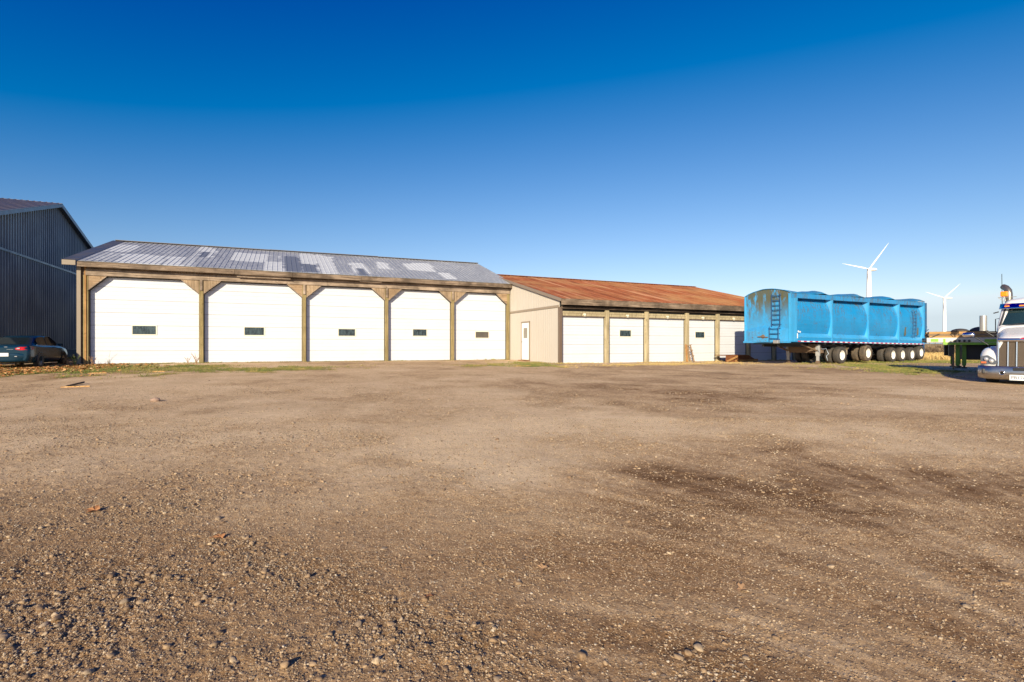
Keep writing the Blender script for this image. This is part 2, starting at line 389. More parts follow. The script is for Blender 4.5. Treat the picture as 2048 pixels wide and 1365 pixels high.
# pressed tread ribs in the right foreground tracks
trk = np.exp(-((((1024+F*XX/YY)-1960)/130)**2+((HZ-F*(gz(XX,YY)-1)/YY-1165)/26)**2))
ZZ += trk*.0025*np.sin((XX*.3+YY*.95)*80)
def grid_mesh(name, X, Y, Z, mats, attrs=None, smooth=True):
    nr, nc = X.shape
    me = bpy.data.meshes.new(name)
    co = np.stack([X, Y, Z], -1).reshape(-1, 3).astype(np.float32)
    i = np.arange(nr*nc).reshape(nr, nc)
    q = np.stack([i[:-1,:-1], i[:-1,1:], i[1:,1:], i[1:,:-1]], -1).reshape(-1, 4)
    me.vertices.add(len(co)); me.vertices.foreach_set('co', co.ravel())
    me.loops.add(q.size); me.loops.foreach_set('vertex_index', q.ravel().astype(np.int32))
    me.polygons.add(len(q)); me.polygons.foreach_set('loop_start', (np.arange(len(q))*4).astype(np.int32))
    me.polygons.foreach_set('use_smooth', np.full(len(q), smooth))
    me.update(calc_edges=True)
    for k, v in (attrs or {}).items():
        at = me.attributes.new(k, 'FLOAT', 'POINT'); at.data.foreach_set('value', np.ascontiguousarray(v, dtype=np.float32).ravel())
    me.materials.append(mats)
    o = bpy.data.objects.new(name, me); C.objects.link(o); return o

def ground_mat():
    m = mat('gravel_ground', (.3,.24,.18), .95, spec=.15); t = NT(m)
    da, li, lo, gr, dr, so_ = (t.attr(k) for k in ('damp', 'light', 'loose', 'grassy', 'dry', 'soil'))
    fine = t.noise(60, 5, .7); mid = t.noise(7, 5, .65); micro = t.noise(230, 3, .6)
    base = t.ramp(mid, [(.3, (.50,.34,.18)), (.5, (.71,.515,.295)), (.7, (.87,.675,.42))])
    base = t.mix(t.ramp(fine, [(.34, .75), (.55, 0.0)]), base, (.21,.13,.065))
    # fine chips, three sizes, each chip its own tone
    chips = []
    for sc_, thr, amt in ((24, .34, .75), (55, .40, .8), (120, .42, .65)):
        d = t.vor(sc_); cc = t.vor(sc_, out='Color')
        sep = t.n('ShaderNodeSeparateColor'); t.l(cc, sep.inputs[0])
        tone = t.ramp(sep.outputs[0], [(0, (.20,.14,.09)), (.35, (.42,.30,.20)), (.62, (.56,.42,.29)), (.85, (.68,.56,.41)), (1, (.74,.66,.54))])
        pick = t.math('LESS_THAN', sep.outputs[1], t.math('MULTIPLY_ADD', lo, .40, .16))
        shape = t.ramp(d, [(thr*.75, 1.0), (thr, 0.0)])
        f = t.math('MULTIPLY', t.math('MULTIPLY', shape, pick), amt)
        base = t.mix(f, base, tone); chips.append((d, f))
    # grit and small clods that still read from far off
    g1 = t.noise(16, 3, .8); g2_ = t.noise(38, 2, .8)
    base = t.mix(t.ramp(g1, [(.36, .55), (.52, 0.0)]), base, (.27,.165,.085))
    base = t.mix(t.ramp(g2_, [(.54, 0.0), (.68, .45)]), base, (.90,.74,.50))
    base = t.mix(1.0, base, (.97,.92,.90), 'MULTIPLY')
    damp_shade_col = t.mix(1.0, base, (.40,.315,.24), 'MULTIPLY')
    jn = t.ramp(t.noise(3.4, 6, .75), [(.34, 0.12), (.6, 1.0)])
    base = t.mix(t.math('MULTIPLY', da, jn), base, damp_shade_col)
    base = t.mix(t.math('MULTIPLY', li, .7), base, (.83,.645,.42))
    base = t.mix(t.attr('earth_vignette'), base, t.mix(1.0, base, (.56,.49,.435), 'MULTIPLY'))  # dark ground tone plus the vignette painted over the foreground
    sl_ = t.math('MULTIPLY', t.math('MULTIPLY', lo, so_), t.ramp(t.noise(11, 5, .7), [(.35, .15), (.6, .75)]))
    base = t.mix(sl_, base, (.21,.125,.062))
    # grass and soil under the blades
    gn = t.noise(5, 6, .7); gcol = t.ramp(gn, [(.3, (.15,.11,.05)), (.5, (.26,.22,.08)), (.7, (.42,.34,.16))])
    dcol = t.ramp(t.noise(8, 6, .75), [(.3, (.24,.14,.05)), (.5, (.42,.28,.12)), (.72, (.58,.44,.22))])
    gcol = t.mix(dr, gcol, dcol)
    edge = t.ramp(t.math('MULTIPLY_ADD', t.noise(14, 4, .7), .6, t.math('MULTIPLY', gr, 1.0)), [(.5, 0.0), (.75, 1.0)])
    base = t.mix(edge, base, gcol)
    t.col(base)
    h = t.math('ADD', t.math('MULTIPLY', fine, .6), t.math('MULTIPLY', micro, .4))
    for d, f in chips: h = t.math('MULTIPLY_ADD', f, .9, h)
    t.norm(t.bump(h, 1.0, .014))
    return m
M_GROUND = ground_mat()
yard = grid_mesh('yard', XX, YY, ZZ, M_GROUND, dict(damp=DA, light=LI, loose=LO, grassy=GR, dry=DR, soil=SO_, earth_vignette=EA))
tag(yard, kind='structure')
# outer sheet to the horizon, dipped under the detailed yard
def axis_(lim): 
    a = np.concatenate([np.linspace(0, 60, 41), np.geomspace(64, lim, 40)]); return np.concatenate([-a[:0:-1], a])
gx, gy = np.meshgrid(axis_(4000), axis_(4000), indexing='xy')
gzz = gz(gx, gy).copy(); inside = (gy > 1.0) & (gy < 63) & (np.abs(gx) < gy*1.5+1.6)
gzz -= np.where(inside, .12, .0)
fr = np.clip((np.hypot(gx, gy)-26)/6, 0, 1)*(gy > -20)
g2 = grid_mesh('ground', gx, gy, gzz, M_GROUND, dict(damp=np.zeros_like(gx), light=np.full_like(gx, .2), loose=np.full_like(gx, .4), grassy=np.clip((np.hypot(gx, gy)-40)/8, 0, 1), dry=np.full_like(gx, .85), soil=np.zeros_like(gx), earth_vignette=np.full_like(gx, .1)))
tag(g2, kind='structure')

# ------------------------------------------------------------------ loose stones (one uncountable mass)
def ico(sub):
    import bmesh
    bm = bmesh.new(); bmesh.ops.create_icosphere(bm, subdivisions=sub, radius=1)
    v = np.array([x.co[:] for x in bm.verts]); f = np.array([[q.index for q in p.verts] for p in bm.faces]); bm.free(); return v, f
def scatter_mesh(name, protos, P, S, A, TI, mat_, mid, smooth=True):
    """protos: list of (v,f); P Nx3, S Nx3, A yaw, TI tilt Nx2; one mesh with per-vertex id"""
    vs, fs, ids = [], [], []; off = 0; which = NR.randint(0, len(protos), len(P))
    for q, (v, f) in enumerate(protos):
        sel = np.where(which == q)[0]
        if not len(sel): continue
        s = S[sel][:, None, :]*v[None]
        ca, sa = np.cos(TI[sel, 0])[:, None], np.sin(TI[sel, 0])[:, None]
        y = s[..., 1]*ca-s[..., 2]*sa; z = s[..., 1]*sa+s[..., 2]*ca; x = s[..., 0]
        cb, sb = np.cos(TI[sel, 1])[:, None], np.sin(TI[sel, 1])[:, None]
        x, z = x*cb+z*sb, -x*sb+z*cb
        cy, sy = np.cos(A[sel])[:, None], np.sin(A[sel])[:, None]
        x, y = x*cy-y*sy, x*sy+y*cy
        co = np.stack([x, y, z], -1)+P[sel][:, None, :]
        n, k = len(sel), len(v)
        vs.append(co.reshape(-1, 3)); fs.append((f[None]+(np.arange(n)*k)[:, None, None]+off).reshape(-1, f.shape[1]))
        ids.append(np.repeat(mid[sel], k)); off += n*k
    V = np.concatenate(vs).astype(np.float32); Fc = np.concatenate(fs).astype(np.int32); I = np.concatenate(ids).astype(np.float32)
    me = bpy.data.meshes.new(name); k = Fc.shape[1]
    me.vertices.add(len(V)); me.vertices.foreach_set('co', V.ravel())
    me.loops.add(Fc.size); me.loops.foreach_set('vertex_index', Fc.ravel())
    me.polygons.add(len(Fc)); me.polygons.foreach_set('loop_start', (np.arange(len(Fc))*k).astype(np.int32))
    me.polygons.foreach_set('use_smooth', np.full(len(Fc), smooth)); me.update(calc_edges=True)
    at = me.attributes.new('pid', 'FLOAT', 'POINT'); at.data.foreach_set('value', I)
    me.materials.append(mat_); o = bpy.data.objects.new(name, me); C.objects.link(o); return o
def yard_z(x, y):
    """height of the detailed yard mesh"""
    fi = np.interp(np.log(y), np.log(yy), np.arange(NRW)); fj = np.interp(x/y, kk, np.arange(NCL))
    i = np.clip(fi.astype(int), 0, NRW-2); j = np.clip(fj.astype(int), 0, NCL-2); a = fi-i; b = fj-j
    return (ZZ[i,j]*(1-a)+ZZ[i+1,j]*a)*(1-b)+(ZZ[i,j+1]*(1-a)+ZZ[i+1,j+1]*a)*b
def yard_m(A_, x, y):
    i = np.clip(np.interp(np.log(y), np.log(yy), np.arange(NRW)).round().astype(int), 0, NRW-1)
    j = np.clip(np.interp(x/y, kk, np.arange(NCL)).round().astype(int), 0, NCL-1)
    return A_[i, j]
def stone_mat():
    m = mat('gravel_stone', (.4,.35,.3), .85, spec=.25); t = NT(m)
    c = t.ramp(t.attr('pid'), [(0, (.13,.09,.06)), (.14, (.26,.175,.11)), (.34, (.40,.28,.17)), (.52, (.52,.38,.24)), (.66, (.34,.27,.20)), (.80, (.60,.47,.32)), (.92, (.68,.56,.40)), (.975, (.72,.65,.54)), (1, (.52,.29,.12))])
    c = t.mix(1.0, c, (.80,.76,.72), 'MULTIPLY')
    c = t.mix(t.ramp(t.noise(90, 3, .6), [(.35, .5), (.65, 0.0)]), c, (.12,.085,.055))
    t.col(c); t.norm(t.bump(t.noise(160, 3, .6), .4, .004)); return m
M_STONE = stone_mat()
protoA = []
for q in range(6):
    v, f = ico(1); v = v*(1+.28*(NR.rand(len(v), 1)-.5)*1.6); protoA.append((v, f))
protoB = []
for q in range(6):
    v, f = ico(2); d = NR.randn(3, 3)
    v = v*(1+.17*np.sin(v@d[0]*2+q)[:, None]+.13*np.sin(v@d[1]*3.3)[:, None]+.09*(NR.rand(len(v), 1)-.5)); protoB.append((v, f))
def stones(N, y0, y1, s0, s1, pw, protos, lop):
    # uniform over the ground area of the fan
    y = np.sqrt(NR.rand(N)*(y1*y1-y0*y0)+y0*y0); x = y*(NR.rand(N)*2.5-1.25)
    lo = yard_m(LO, x, y); gr = yard_m(GR, x, y)
    keep = NR.rand(N) < (lop+(1-lop)*lo**1.2)*(1-gr)*(1-.7*yard_m(DA, x, y)*(1-lo)); x, y = x[keep], y[keep]; n = len(x)
    s = s0*(s1/s0)**(NR.rand(n)**pw)
    S = np.stack([s*(1+.35*NR.rand(n)), s*(.8+.3*NR.rand(n)), s*(.5+.3*NR.rand(n))], -1)/2
    z = yard_z(x, y)+S[:, 2]*(-.25+.75*NR.rand(n))
    return np.stack([x, y, z], -1), S, NR.rand(n)*6.28, (NR.rand(n, 2)-.5)*.7
NR.seed(5)
parts = [stones(230000, 1.8, 4.8, .004, .011, 1.2, protoA, .42), stones(200000, 2.0, 9.5, .009, .019, 1.6, protoA, .26), stones(60000, 4, 16, .018, .032, 1.8, protoA, .12)]
P, S, A, TI = (np.concatenate([p[i] for p in parts]) for i in range(4))
gravel = scatter_mesh('gravel', protoA, P, S, A, TI, M_STONE, NR.rand(len(P)), False)
tag(gravel, 'loose brown and grey gravel covering the yard', 'gravel', kind='stuff')
p2 = [stones(9000, 2.0, 8.0, .018, .044, 2.4, protoB, .03), stones(1800, 6, 20, .03, .06, 2.6, protoB, .08)]
P, S, A, TI = (np.concatenate([p[i] for p in p2]) for i in range(4))
cob = scatter_mesh('pebbles', protoB, P, S, A, TI, M_STONE, np.clip(NR.rand(len(P))*.72+.15, 0, .9))
tag(cob, 'larger rounded pebbles strewn over the gravel yard', 'pebbles', kind='stuff')

# ------------------------------------------------------------------ grass, leaves (uncountable)
def blade_proto(n=5, h=1.0):
    v, f = [], []
    for k in range(n):
        a = NR.rand()*6.28; r_ = NR.rand()*.35; bx, by = math.cos(a)*r_, math.sin(a)*r_; a2 = NR.rand()*6.28
        wx, wy = math.cos(a2)*.07, math.sin(a2)*.07; lx, ly = (NR.rand()-.5)*1.0, (NR.rand()-.5)*1.0; hh = h*(.6+.5*NR.rand())
        b = len(v); v += [(bx-wx, by-wy, -.1), (bx+wx, by+wy, -.1), (bx+lx*.5+wx*.4, by+ly*.5+wy*.4, hh*.65), (bx+lx, by+ly, hh)]
        f += [(b, b+1, b+2, b+3)]
    return np.array(v), np.array(f)
def grass_mat(name, stops):
    m = mat(name, (.2,.2,.05), .8, spec=.2); t = NT(m); t.col(t.ramp(t.attr('pid'), stops)); return m
gp = [blade_proto() for _ in range(8)]
N = 420000; y = np.sqrt(NR.rand(N)*(44**2-15**2)+15**2); x = y*(NR.rand(N)*2.5-1.25)
g_ = yard_m(GR, x, y); d_ = yard_m(DR, x, y)
def in_building(x, y):
    ux, uy = math.cos(R(24.5)), math.sin(R(24.5))
    a = (x+21.1)*ux+(y-25.3)*uy; wv = -(x+21.1)*uy+(y-25.3)*ux
    a2 = (x-2.71)*ux+(y-28.64)*uy; w2 = -(x-2.71)*uy+(y-28.64)*ux
    ab = (x+25.2)*ux+(y-23.43)*uy
    return ((a > -.3) & (a < 23.3) & (wv > -.02)) | ((a2 > -.05) & (a2 < 20) & (w2 > -.05)) | (ab < .1)
keep = (NR.rand(N) < g_*np.where(y > 32, .5, 1.0)) & ~in_building(x, y); x, y, d_ = x[keep], y[keep], d_[keep]; n = len(x)
h = (.035+.05*NR.rand(n))*np.where(y > 33.5, 1.5, 1)
gy_ = np.clip(1-d_*.9+.25*(NR.rand(n)-.5), 0, 1)
gr = scatter_mesh('grass', gp, np.stack([x, y, yard_z(x, y)], -1), np.stack([h*1.1, h*1.1, h], -1), NR.rand(n)*6.28, np.zeros((n, 2)),
    grass_mat('grass_blade', [(0, (.50,.36,.16)), (.35, (.38,.29,.11)), (.65, (.24,.22,.07)), (1, (.13,.17,.04))]), gy_, False)
tag(gr, 'patchy autumn grass along the shed fronts', 'grass', kind='stuff')
# tall dry grass band beyond the trailers
N = 26000; y = 35.5+NR.rand(N)*14; x = 17+NR.rand(N)*48; k_ = (NR.rand(N) < np.clip((y-35)/3, .1, 1)) & (x > 21+.0*y); x, y = x[k_], y[k_]; n = len(x)
keep = ~in_building(x, y); x, y = x[keep], y[keep]; n = len(x)
h = .22+.25*NR.rand(n)
tg = scatter_mesh('tall_grass', gp, np.stack([x, y, gz(x, y)], -1), np.stack([h*.7, h*.7, h], -1), NR.rand(n)*6.28, np.zeros((n, 2)),
    grass_mat('dry_grass_blade', [(0, (.34,.21,.08)), (.5, (.55,.38,.15)), (1, (.66,.50,.24))]), NR.rand(n), False)
tag(tg, 'tall dry golden grass at the far edge of the yard', 'grass', kind='stuff')
# fallen leaves before the car
lv = []
for q in range(5):
    a = np.linspace(0, 2*math.pi, 8)[:-1]; r_ = .6+.4*np.sin(a*3+q)**2
    v = np.stack([np.cos(a)*r_, np.sin(a)*r_*.7, .35*NR.rand(7)], -1); lv.append((v, np.array([[0,1,2,3,4,5,6]])))
N = 9000; x = -24.5+NR.rand(N)*9; y = 16.5+NR.rand(N)*9.5
ux, uy = math.cos(R(24.5)), math.sin(R(24.5)); ab = (x+25.2)*ux+(y-23.43)*uy
g_ = yard_m(GR, x, y); keep = (g_ > .3) & ~in_building(x, y) & (NR.rand(N) < np.clip((-17.4-x)/3, .06, 1)); x, y = x[keep], y[keep]; n = len(x)
s = .035+.045*NR.rand(n)
fl = scatter_mesh('fallen_leaves', lv, np.stack([x, y, yard_z(x, y)+.03+.03*NR.rand(n)], -1), np.stack([s, s, s], -1), NR.rand(n)*6.28, (NR.rand(n, 2)-.5)*1.2,
    grass_mat('dead_leaf', [(0, (.20,.08,.03)), (.4, (.42,.18,.06)), (.75, (.58,.29,.11)), (1, (.62,.42,.22))]), NR.rand(n), False)
tag(fl, 'orange brown fallen leaves on the grass before the car', 'leaves', kind='stuff')
# brush far behind
bv = []
for q in range(6):
    v, f = [], []
    for k in range(60):
        a = NR.rand()*6.28; rr = NR.rand()**.6; p = np.array([math.cos(a)*rr, math.sin(a)*rr, NR.rand()*.9*(1-.45*rr)])
        d1 = NR.randn(3)*.13; d1[2] = abs(d1[2])*1.5; d2 = NR.randn(3)*.02
        b = len(v); v += [p, p+d1*.5+d2, p+d1, p+d1*.5-d2]; f.append((b, b+1, b+2, b+3))
    bv.append((np.array(v), np.array(f)))
N = 3600; x = 5+NR.rand(N)*95; y = 50+NR.rand(N)*7+(x-40)*.12; k_ = x > .42*y; x, y = x[k_], y[k_]; n = len(x)
h = .75+.55*NR.rand(n)*(.6+.8*vnoise(x*.35, y*.1))
hb = scatter_mesh('hedgerow', bv, np.stack([x, y, gz(x, y)-.05], -1), np.stack([h*.8, h*.8, h], -1), NR.rand(n)*6.28, np.zeros((n, 2)),
    grass_mat('brown_brush', [(0, (.07,.045,.03)), (.5, (.16,.11,.07)), (.85, (.26,.19,.11)), (1, (.40,.30,.16))]), NR.rand(n), False)
tag(hb, 'low brown leafless brush at the edge of the field', 'brush', kind='stuff')

# ------------------------------------------------------------------ long shed with grey roof
UA = R(24.5); cu, su = math.cos(UA), math.sin(UA)
P0 = (-21.1, 25.3)
def t_of(px, O=P0, wv=0.0):
    k = (px-1024)/F; ox, oy = O[0]-su*wv, O[1]+cu*wv
    return (k*oy-ox)/(cu-su*k)
def z_of(px, py, O=P0, wv=0.0):
    t = t_of(px, O, wv); Y = O[1]+cu*wv+su*t
    return 1+(HZ-py)*Y/F
S1 = empty('long_shed', (P0[0], P0[1], 0), UA, 'long timber framed shed with frosted grey metal roof and five tall white overhead doors', 'shed')
PX = [171.5, 402.5, 608.5, 773.5, 905.5, 1016.5]
PT = [t_of(p) for p in PX]
L1 = PT[-1]+.1
def roof_slab(m, x0, x1, w0, w1, z0, z1, th, mat_=0):
    pass
def slope_grid(name, p00, p10, p01, p11, nx, ny, rib, rib_h, rib_w, mats, parent, attrs_fn=None, th=.05):
    """metal sheet: p00 eave-left, p10 eave-right, p01 ridge-left, p11 ridge-right; real trapezoid ribs every 'rib' metres"""
    p00, p10, p01, p11 = map(np.array, (p00, p10, p01, p11)); L = np.linalg.norm(p10-p00)
    us = []; hs_ = []
    n = int(L/rib)
    for i in range(n+1):
        c = i*rib/L
        for du, h_ in ((-rib_w, 0), (-rib_w*.5, rib_h), (rib_w*.5, rib_h), (rib_w, 0)):
            q = c+du/L
            if 0 <= q <= 1: us.append(q); hs_.append(h_)
    if us[0] > 0: us.insert(0, 0.0); hs_.insert(0, 0)
    if us[-1] < 1: us.append(1.0); hs_.append(0)
    us = np.array(us); hs_ = np.array(hs_); vs_ = np.linspace(0, 1, ny)
    Uu, Vv = np.meshgrid(us, vs_, indexing='xy'); H = np.broadcast_to(hs_, Uu.shape)
    nrm = np.cross(p10-p00, p01-p00); nrm = nrm/np.linalg.norm(nrm); nrm = nrm*np.sign(nrm[2] if abs(nrm[2]) > .01 else 1)
    A3 = (p00*((1-Uu)*(1-Vv))[..., None]+p10*(Uu*(1-Vv))[..., None]+p01*((1-Uu)*Vv)[..., None]+p11*(Uu*Vv)[..., None])+nrm*H[..., None]
    at = attrs_fn(Uu, Vv) if attrs_fn else None
    o = grid_mesh(name, A3[..., 0], A3[..., 1], A3[..., 2], mats, at, False); o.parent = parent
    s_ = o.modifiers.new('thick', 'SOLIDIFY'); s_.thickness = .02; s_.offset = -1 
    return o
ZR1, ZE1, WE = 7.50, 5.08, -.42
wl, wr = 7.75, 6.75
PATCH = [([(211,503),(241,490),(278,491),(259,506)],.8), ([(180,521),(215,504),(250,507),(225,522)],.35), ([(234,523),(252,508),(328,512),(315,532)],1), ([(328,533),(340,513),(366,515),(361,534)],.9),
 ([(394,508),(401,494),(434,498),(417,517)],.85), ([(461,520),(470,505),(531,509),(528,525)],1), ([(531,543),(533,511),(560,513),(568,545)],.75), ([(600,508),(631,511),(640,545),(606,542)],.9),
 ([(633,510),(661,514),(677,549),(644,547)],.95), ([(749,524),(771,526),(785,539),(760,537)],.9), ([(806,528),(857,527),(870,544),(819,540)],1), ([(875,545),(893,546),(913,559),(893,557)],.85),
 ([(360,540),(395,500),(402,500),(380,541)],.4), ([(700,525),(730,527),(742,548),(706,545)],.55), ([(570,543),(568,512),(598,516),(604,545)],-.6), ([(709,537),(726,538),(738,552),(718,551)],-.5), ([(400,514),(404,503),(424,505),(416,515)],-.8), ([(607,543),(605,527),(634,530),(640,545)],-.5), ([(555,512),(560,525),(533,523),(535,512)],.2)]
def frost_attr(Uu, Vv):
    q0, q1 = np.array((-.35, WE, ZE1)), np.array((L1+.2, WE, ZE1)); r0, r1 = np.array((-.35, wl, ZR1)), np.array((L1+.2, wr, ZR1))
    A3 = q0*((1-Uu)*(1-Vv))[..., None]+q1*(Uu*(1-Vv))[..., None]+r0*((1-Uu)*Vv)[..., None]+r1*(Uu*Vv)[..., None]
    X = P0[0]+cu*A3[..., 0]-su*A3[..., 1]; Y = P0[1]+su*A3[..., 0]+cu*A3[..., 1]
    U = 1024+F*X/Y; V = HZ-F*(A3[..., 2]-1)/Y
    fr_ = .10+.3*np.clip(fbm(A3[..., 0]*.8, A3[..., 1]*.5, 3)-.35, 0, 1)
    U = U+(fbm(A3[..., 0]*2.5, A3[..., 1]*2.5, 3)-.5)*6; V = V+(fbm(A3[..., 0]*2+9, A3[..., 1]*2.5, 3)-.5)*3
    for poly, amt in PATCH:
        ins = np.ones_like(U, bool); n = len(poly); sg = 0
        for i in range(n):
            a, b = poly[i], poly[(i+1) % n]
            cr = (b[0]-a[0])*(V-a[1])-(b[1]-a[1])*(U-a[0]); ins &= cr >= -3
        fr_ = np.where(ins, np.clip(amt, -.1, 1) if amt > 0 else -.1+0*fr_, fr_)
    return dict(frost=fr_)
def roof1_mat():
    m = mat('grey_roof_metal', (.22,.24,.26), .38, .35); t = NT(m)
    st = t.noise(3, 5, .6, t.mapping((5, .5, .5)))
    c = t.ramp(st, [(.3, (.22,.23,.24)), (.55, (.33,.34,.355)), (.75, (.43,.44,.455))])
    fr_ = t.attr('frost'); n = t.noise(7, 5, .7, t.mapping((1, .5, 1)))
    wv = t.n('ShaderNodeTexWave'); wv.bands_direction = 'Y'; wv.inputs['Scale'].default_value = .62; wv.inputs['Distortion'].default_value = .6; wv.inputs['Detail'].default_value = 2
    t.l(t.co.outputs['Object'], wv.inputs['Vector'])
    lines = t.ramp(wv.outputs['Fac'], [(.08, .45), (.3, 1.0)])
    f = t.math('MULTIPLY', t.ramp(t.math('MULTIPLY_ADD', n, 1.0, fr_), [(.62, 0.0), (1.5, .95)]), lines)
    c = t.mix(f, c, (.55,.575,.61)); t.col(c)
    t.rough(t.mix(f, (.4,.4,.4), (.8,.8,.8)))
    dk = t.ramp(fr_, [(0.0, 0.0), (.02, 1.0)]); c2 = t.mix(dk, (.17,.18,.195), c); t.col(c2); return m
M_ROOF1 = roof1_mat()
M_ROOF1.node_tree.nodes['Principled BSDF'].inputs['Metallic'].default_value = .15
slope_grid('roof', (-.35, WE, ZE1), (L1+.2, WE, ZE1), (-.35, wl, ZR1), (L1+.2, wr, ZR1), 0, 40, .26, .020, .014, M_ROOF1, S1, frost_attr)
b = MB()   # rear slope, ridge cap, dark rake
b.add([(-.35, wl, ZR1-.01), (L1+.2, wr, ZR1-.01), (L1+.2, 14.9, ZE1-.1), (-.35, 14.9, ZE1-.1)], [(0,1,2,3)])
b.build('rear_roof', M_BARN_R, S1)
b = MB(); b.beam((-.8, wl, ZR1+.035), (8, (wl*2+wr)/3, ZR1+.035), .34, .03); b.beam((8, (wl*2+wr)/3, ZR1+.05), (15.3, (wl+2*wr)/3, ZR1+.05), .34, .03); b.beam((15.3, (wl+2*wr)/3, ZR1+.03), (L1+.2, wr, ZR1+.03), .34, .03)
b.build('ridge_cap', M_BARN_R, S1)
b = MB(); b.add([(-.95, WE-.02, ZE1+.02), (-.34, WE-.02, ZE1+.03), (-.34, wl, ZR1+.03), (-.95, wl, ZR1+.02), (-.95, WE-.02, ZE1-.2), (-.95, wl, ZR1-.2), (-.34, WE-.02, ZE1-.01), (-.34, wl, ZR1-.01)],
    [(0,1,2,3),(0,3,5,4),(1,6,7,2)])
b.build('rake_trim', painted('charcoal_trim', (.055,.06,.07), .4), S1)
b = MB(); b.bx(-.95, -.42, WE-.05, WE, ZE1-.24, ZE1+.005); b.build('soffit_return', M_BEIGE_T, S1, .01)
# fascia in lengths, each board slightly off the others
b = MB(); xs = [-.4, 6.4, 9.3, 13.1, 16.9, L1+.2]
for i in range(5):
    dz = rnd.uniform(-.02, .012); b.box(((xs[i]+xs[i+1])/2, WE+.02+rnd.uniform(0, .012), ZE1-.15+dz), (xs[i+1]-xs[i]-.012, .04, .25), (rnd.uniform(-.0015, .0015), 'Y'))
b.build('fascia', M_WOODH2, S1, .004)
b = MB(); b.bx(6.5, 9.2, -.26, -.22, ZE1-.42, ZE1-.27); b.bx(13.0, 14.3, -.30, -.27, ZE1-.36, ZE1-.28); build_each(b, 'loose_board', M_WOODH, S1, .004)
b = MB(); xs = [-.15, 5.2, 11.2, 16.6, L1]
for i in range(4): b.box(((xs[i]+xs[i+1])/2, -.045, 4.585+rnd.uniform(-.01, .01)), (xs[i+1]-xs[i]-.008, .05, .33))
b.bx(-.15, L1, -.035, .0, 4.77, 4.83)
b.build('lintel', M_WOODH, S1, .005)
b = MB(); b.bx(-.15, L1, .10, .14, 4.5, ZE1+.1); b.bx(-.15, L1, -.39, .1, ZE1-.06, ZE1-.03); b.build('eave_board', M_WOODD, S1)
zg = lambda t: gzf(P0[0]+cu*t, P0[1]+su*t)
for i, t in enumerate(PT):
    b = MB(); b.bx(t-.10, t+.10, -.02, .17, zg(t)-.3, 4.42); b.build('post', M_POST, S1, .012)
    if 0 < i < 5:
        b = MB(); b.bx(t-.065, t+.065, -.075, -.025, 3.86, 4.416); b.build('post_plate', M_WOODH, S1, .005)
# gable ends
b = MB(); b.add([(-.12, .2, -.3), (-.12, 14.6, -.3), (-.12, 14.6, 5.0), (-.12, 7.3, 7.35), (-.12, .2, 5.05)], [(0,1,2,3,4)]); b.build('end_wall', M_WOODD, S1)
b = MB(); b.add([(L1-.02, .2, -.3), (L1-.02, 14.6, -.3), (L1-.02, 14.6, 4.9), (L1-.02, 6.9, 7.3), (L1-.02, .2, 5.0)], [(0,1,2,3,4)]); b.bx(-.12, L1-.02, 14.5, 14.6, -.3, 4.9); b.build('end_wall', M_BEIGE, S1)
b = MB(); b.bx(-.50, -.33, -.06, .14, -.3, ZE1-.25); b.build('corner_trim', M_BEIGE_T, S1, .01)
b = MB(); b.bx(-.328, -.20, .02, .14, -.3, ZE1-.2); b.build('corner_board', M_WOODD, S1)
b = MB(); b.bx(-.198, -.12, -.05, .10, -.3, 4.9); b.build('corner_board', M_ORANGE, S1)
# gussets
for i in range(5):
    for side in (0, 1):
        if side == 0: x0 = PT[i]+.11; x1 = x0+.80 if i else x0+.72; s_ = 1
        else: x0 = PT[i+1]-.11; x1 = x0-.80; s_ = -1
        z1, z0 = 4.42, 3.72
        b = MB()
        if (i*2+side) % 3 == 0:
            b.prism([(x0, z0), (x0, z1-.0), (x1, z1)], -.022, .012)
            g_m = M_GUSSH
        else:
            nb = 4   # vertical boards, each ending on the slant
            for q in range(nb):
                a0 = x0+(x1-x0)*q/nb+s_*.004; a1 = x0+(x1-x0)*(q+1)/nb
                za = z0+(z1-z0)*(q/nb); zb = z0+(z1-z0)*((q+1)/nb)
                b.prism([(a0, za), (a0, z1), (a1, z1), (a1, zb)], -.022-.003*(q % 2), .012)
            g_m = M_GUSS
        b.build('gusset', g_m, S1)
        b = MB(); b.beam((x0, .0, z0-.02), (x1, .0, z1-.02), .07, .035, up=(0,0,1)); b.build('gusset_edge', M_WOODH, S1)
        b = MB(); b.beam((x0, .13, z0-.045), (x1, .13, z1-.045), .12, .03); b.build('door_seal', M_RUBBER, S1)
WIN1 = [((265,312),(652,669)), ((489,528),(655,670.5)), ((677,710),(658.5,672)), ((826,853),(659,672)), ((951,977),(664,676))]
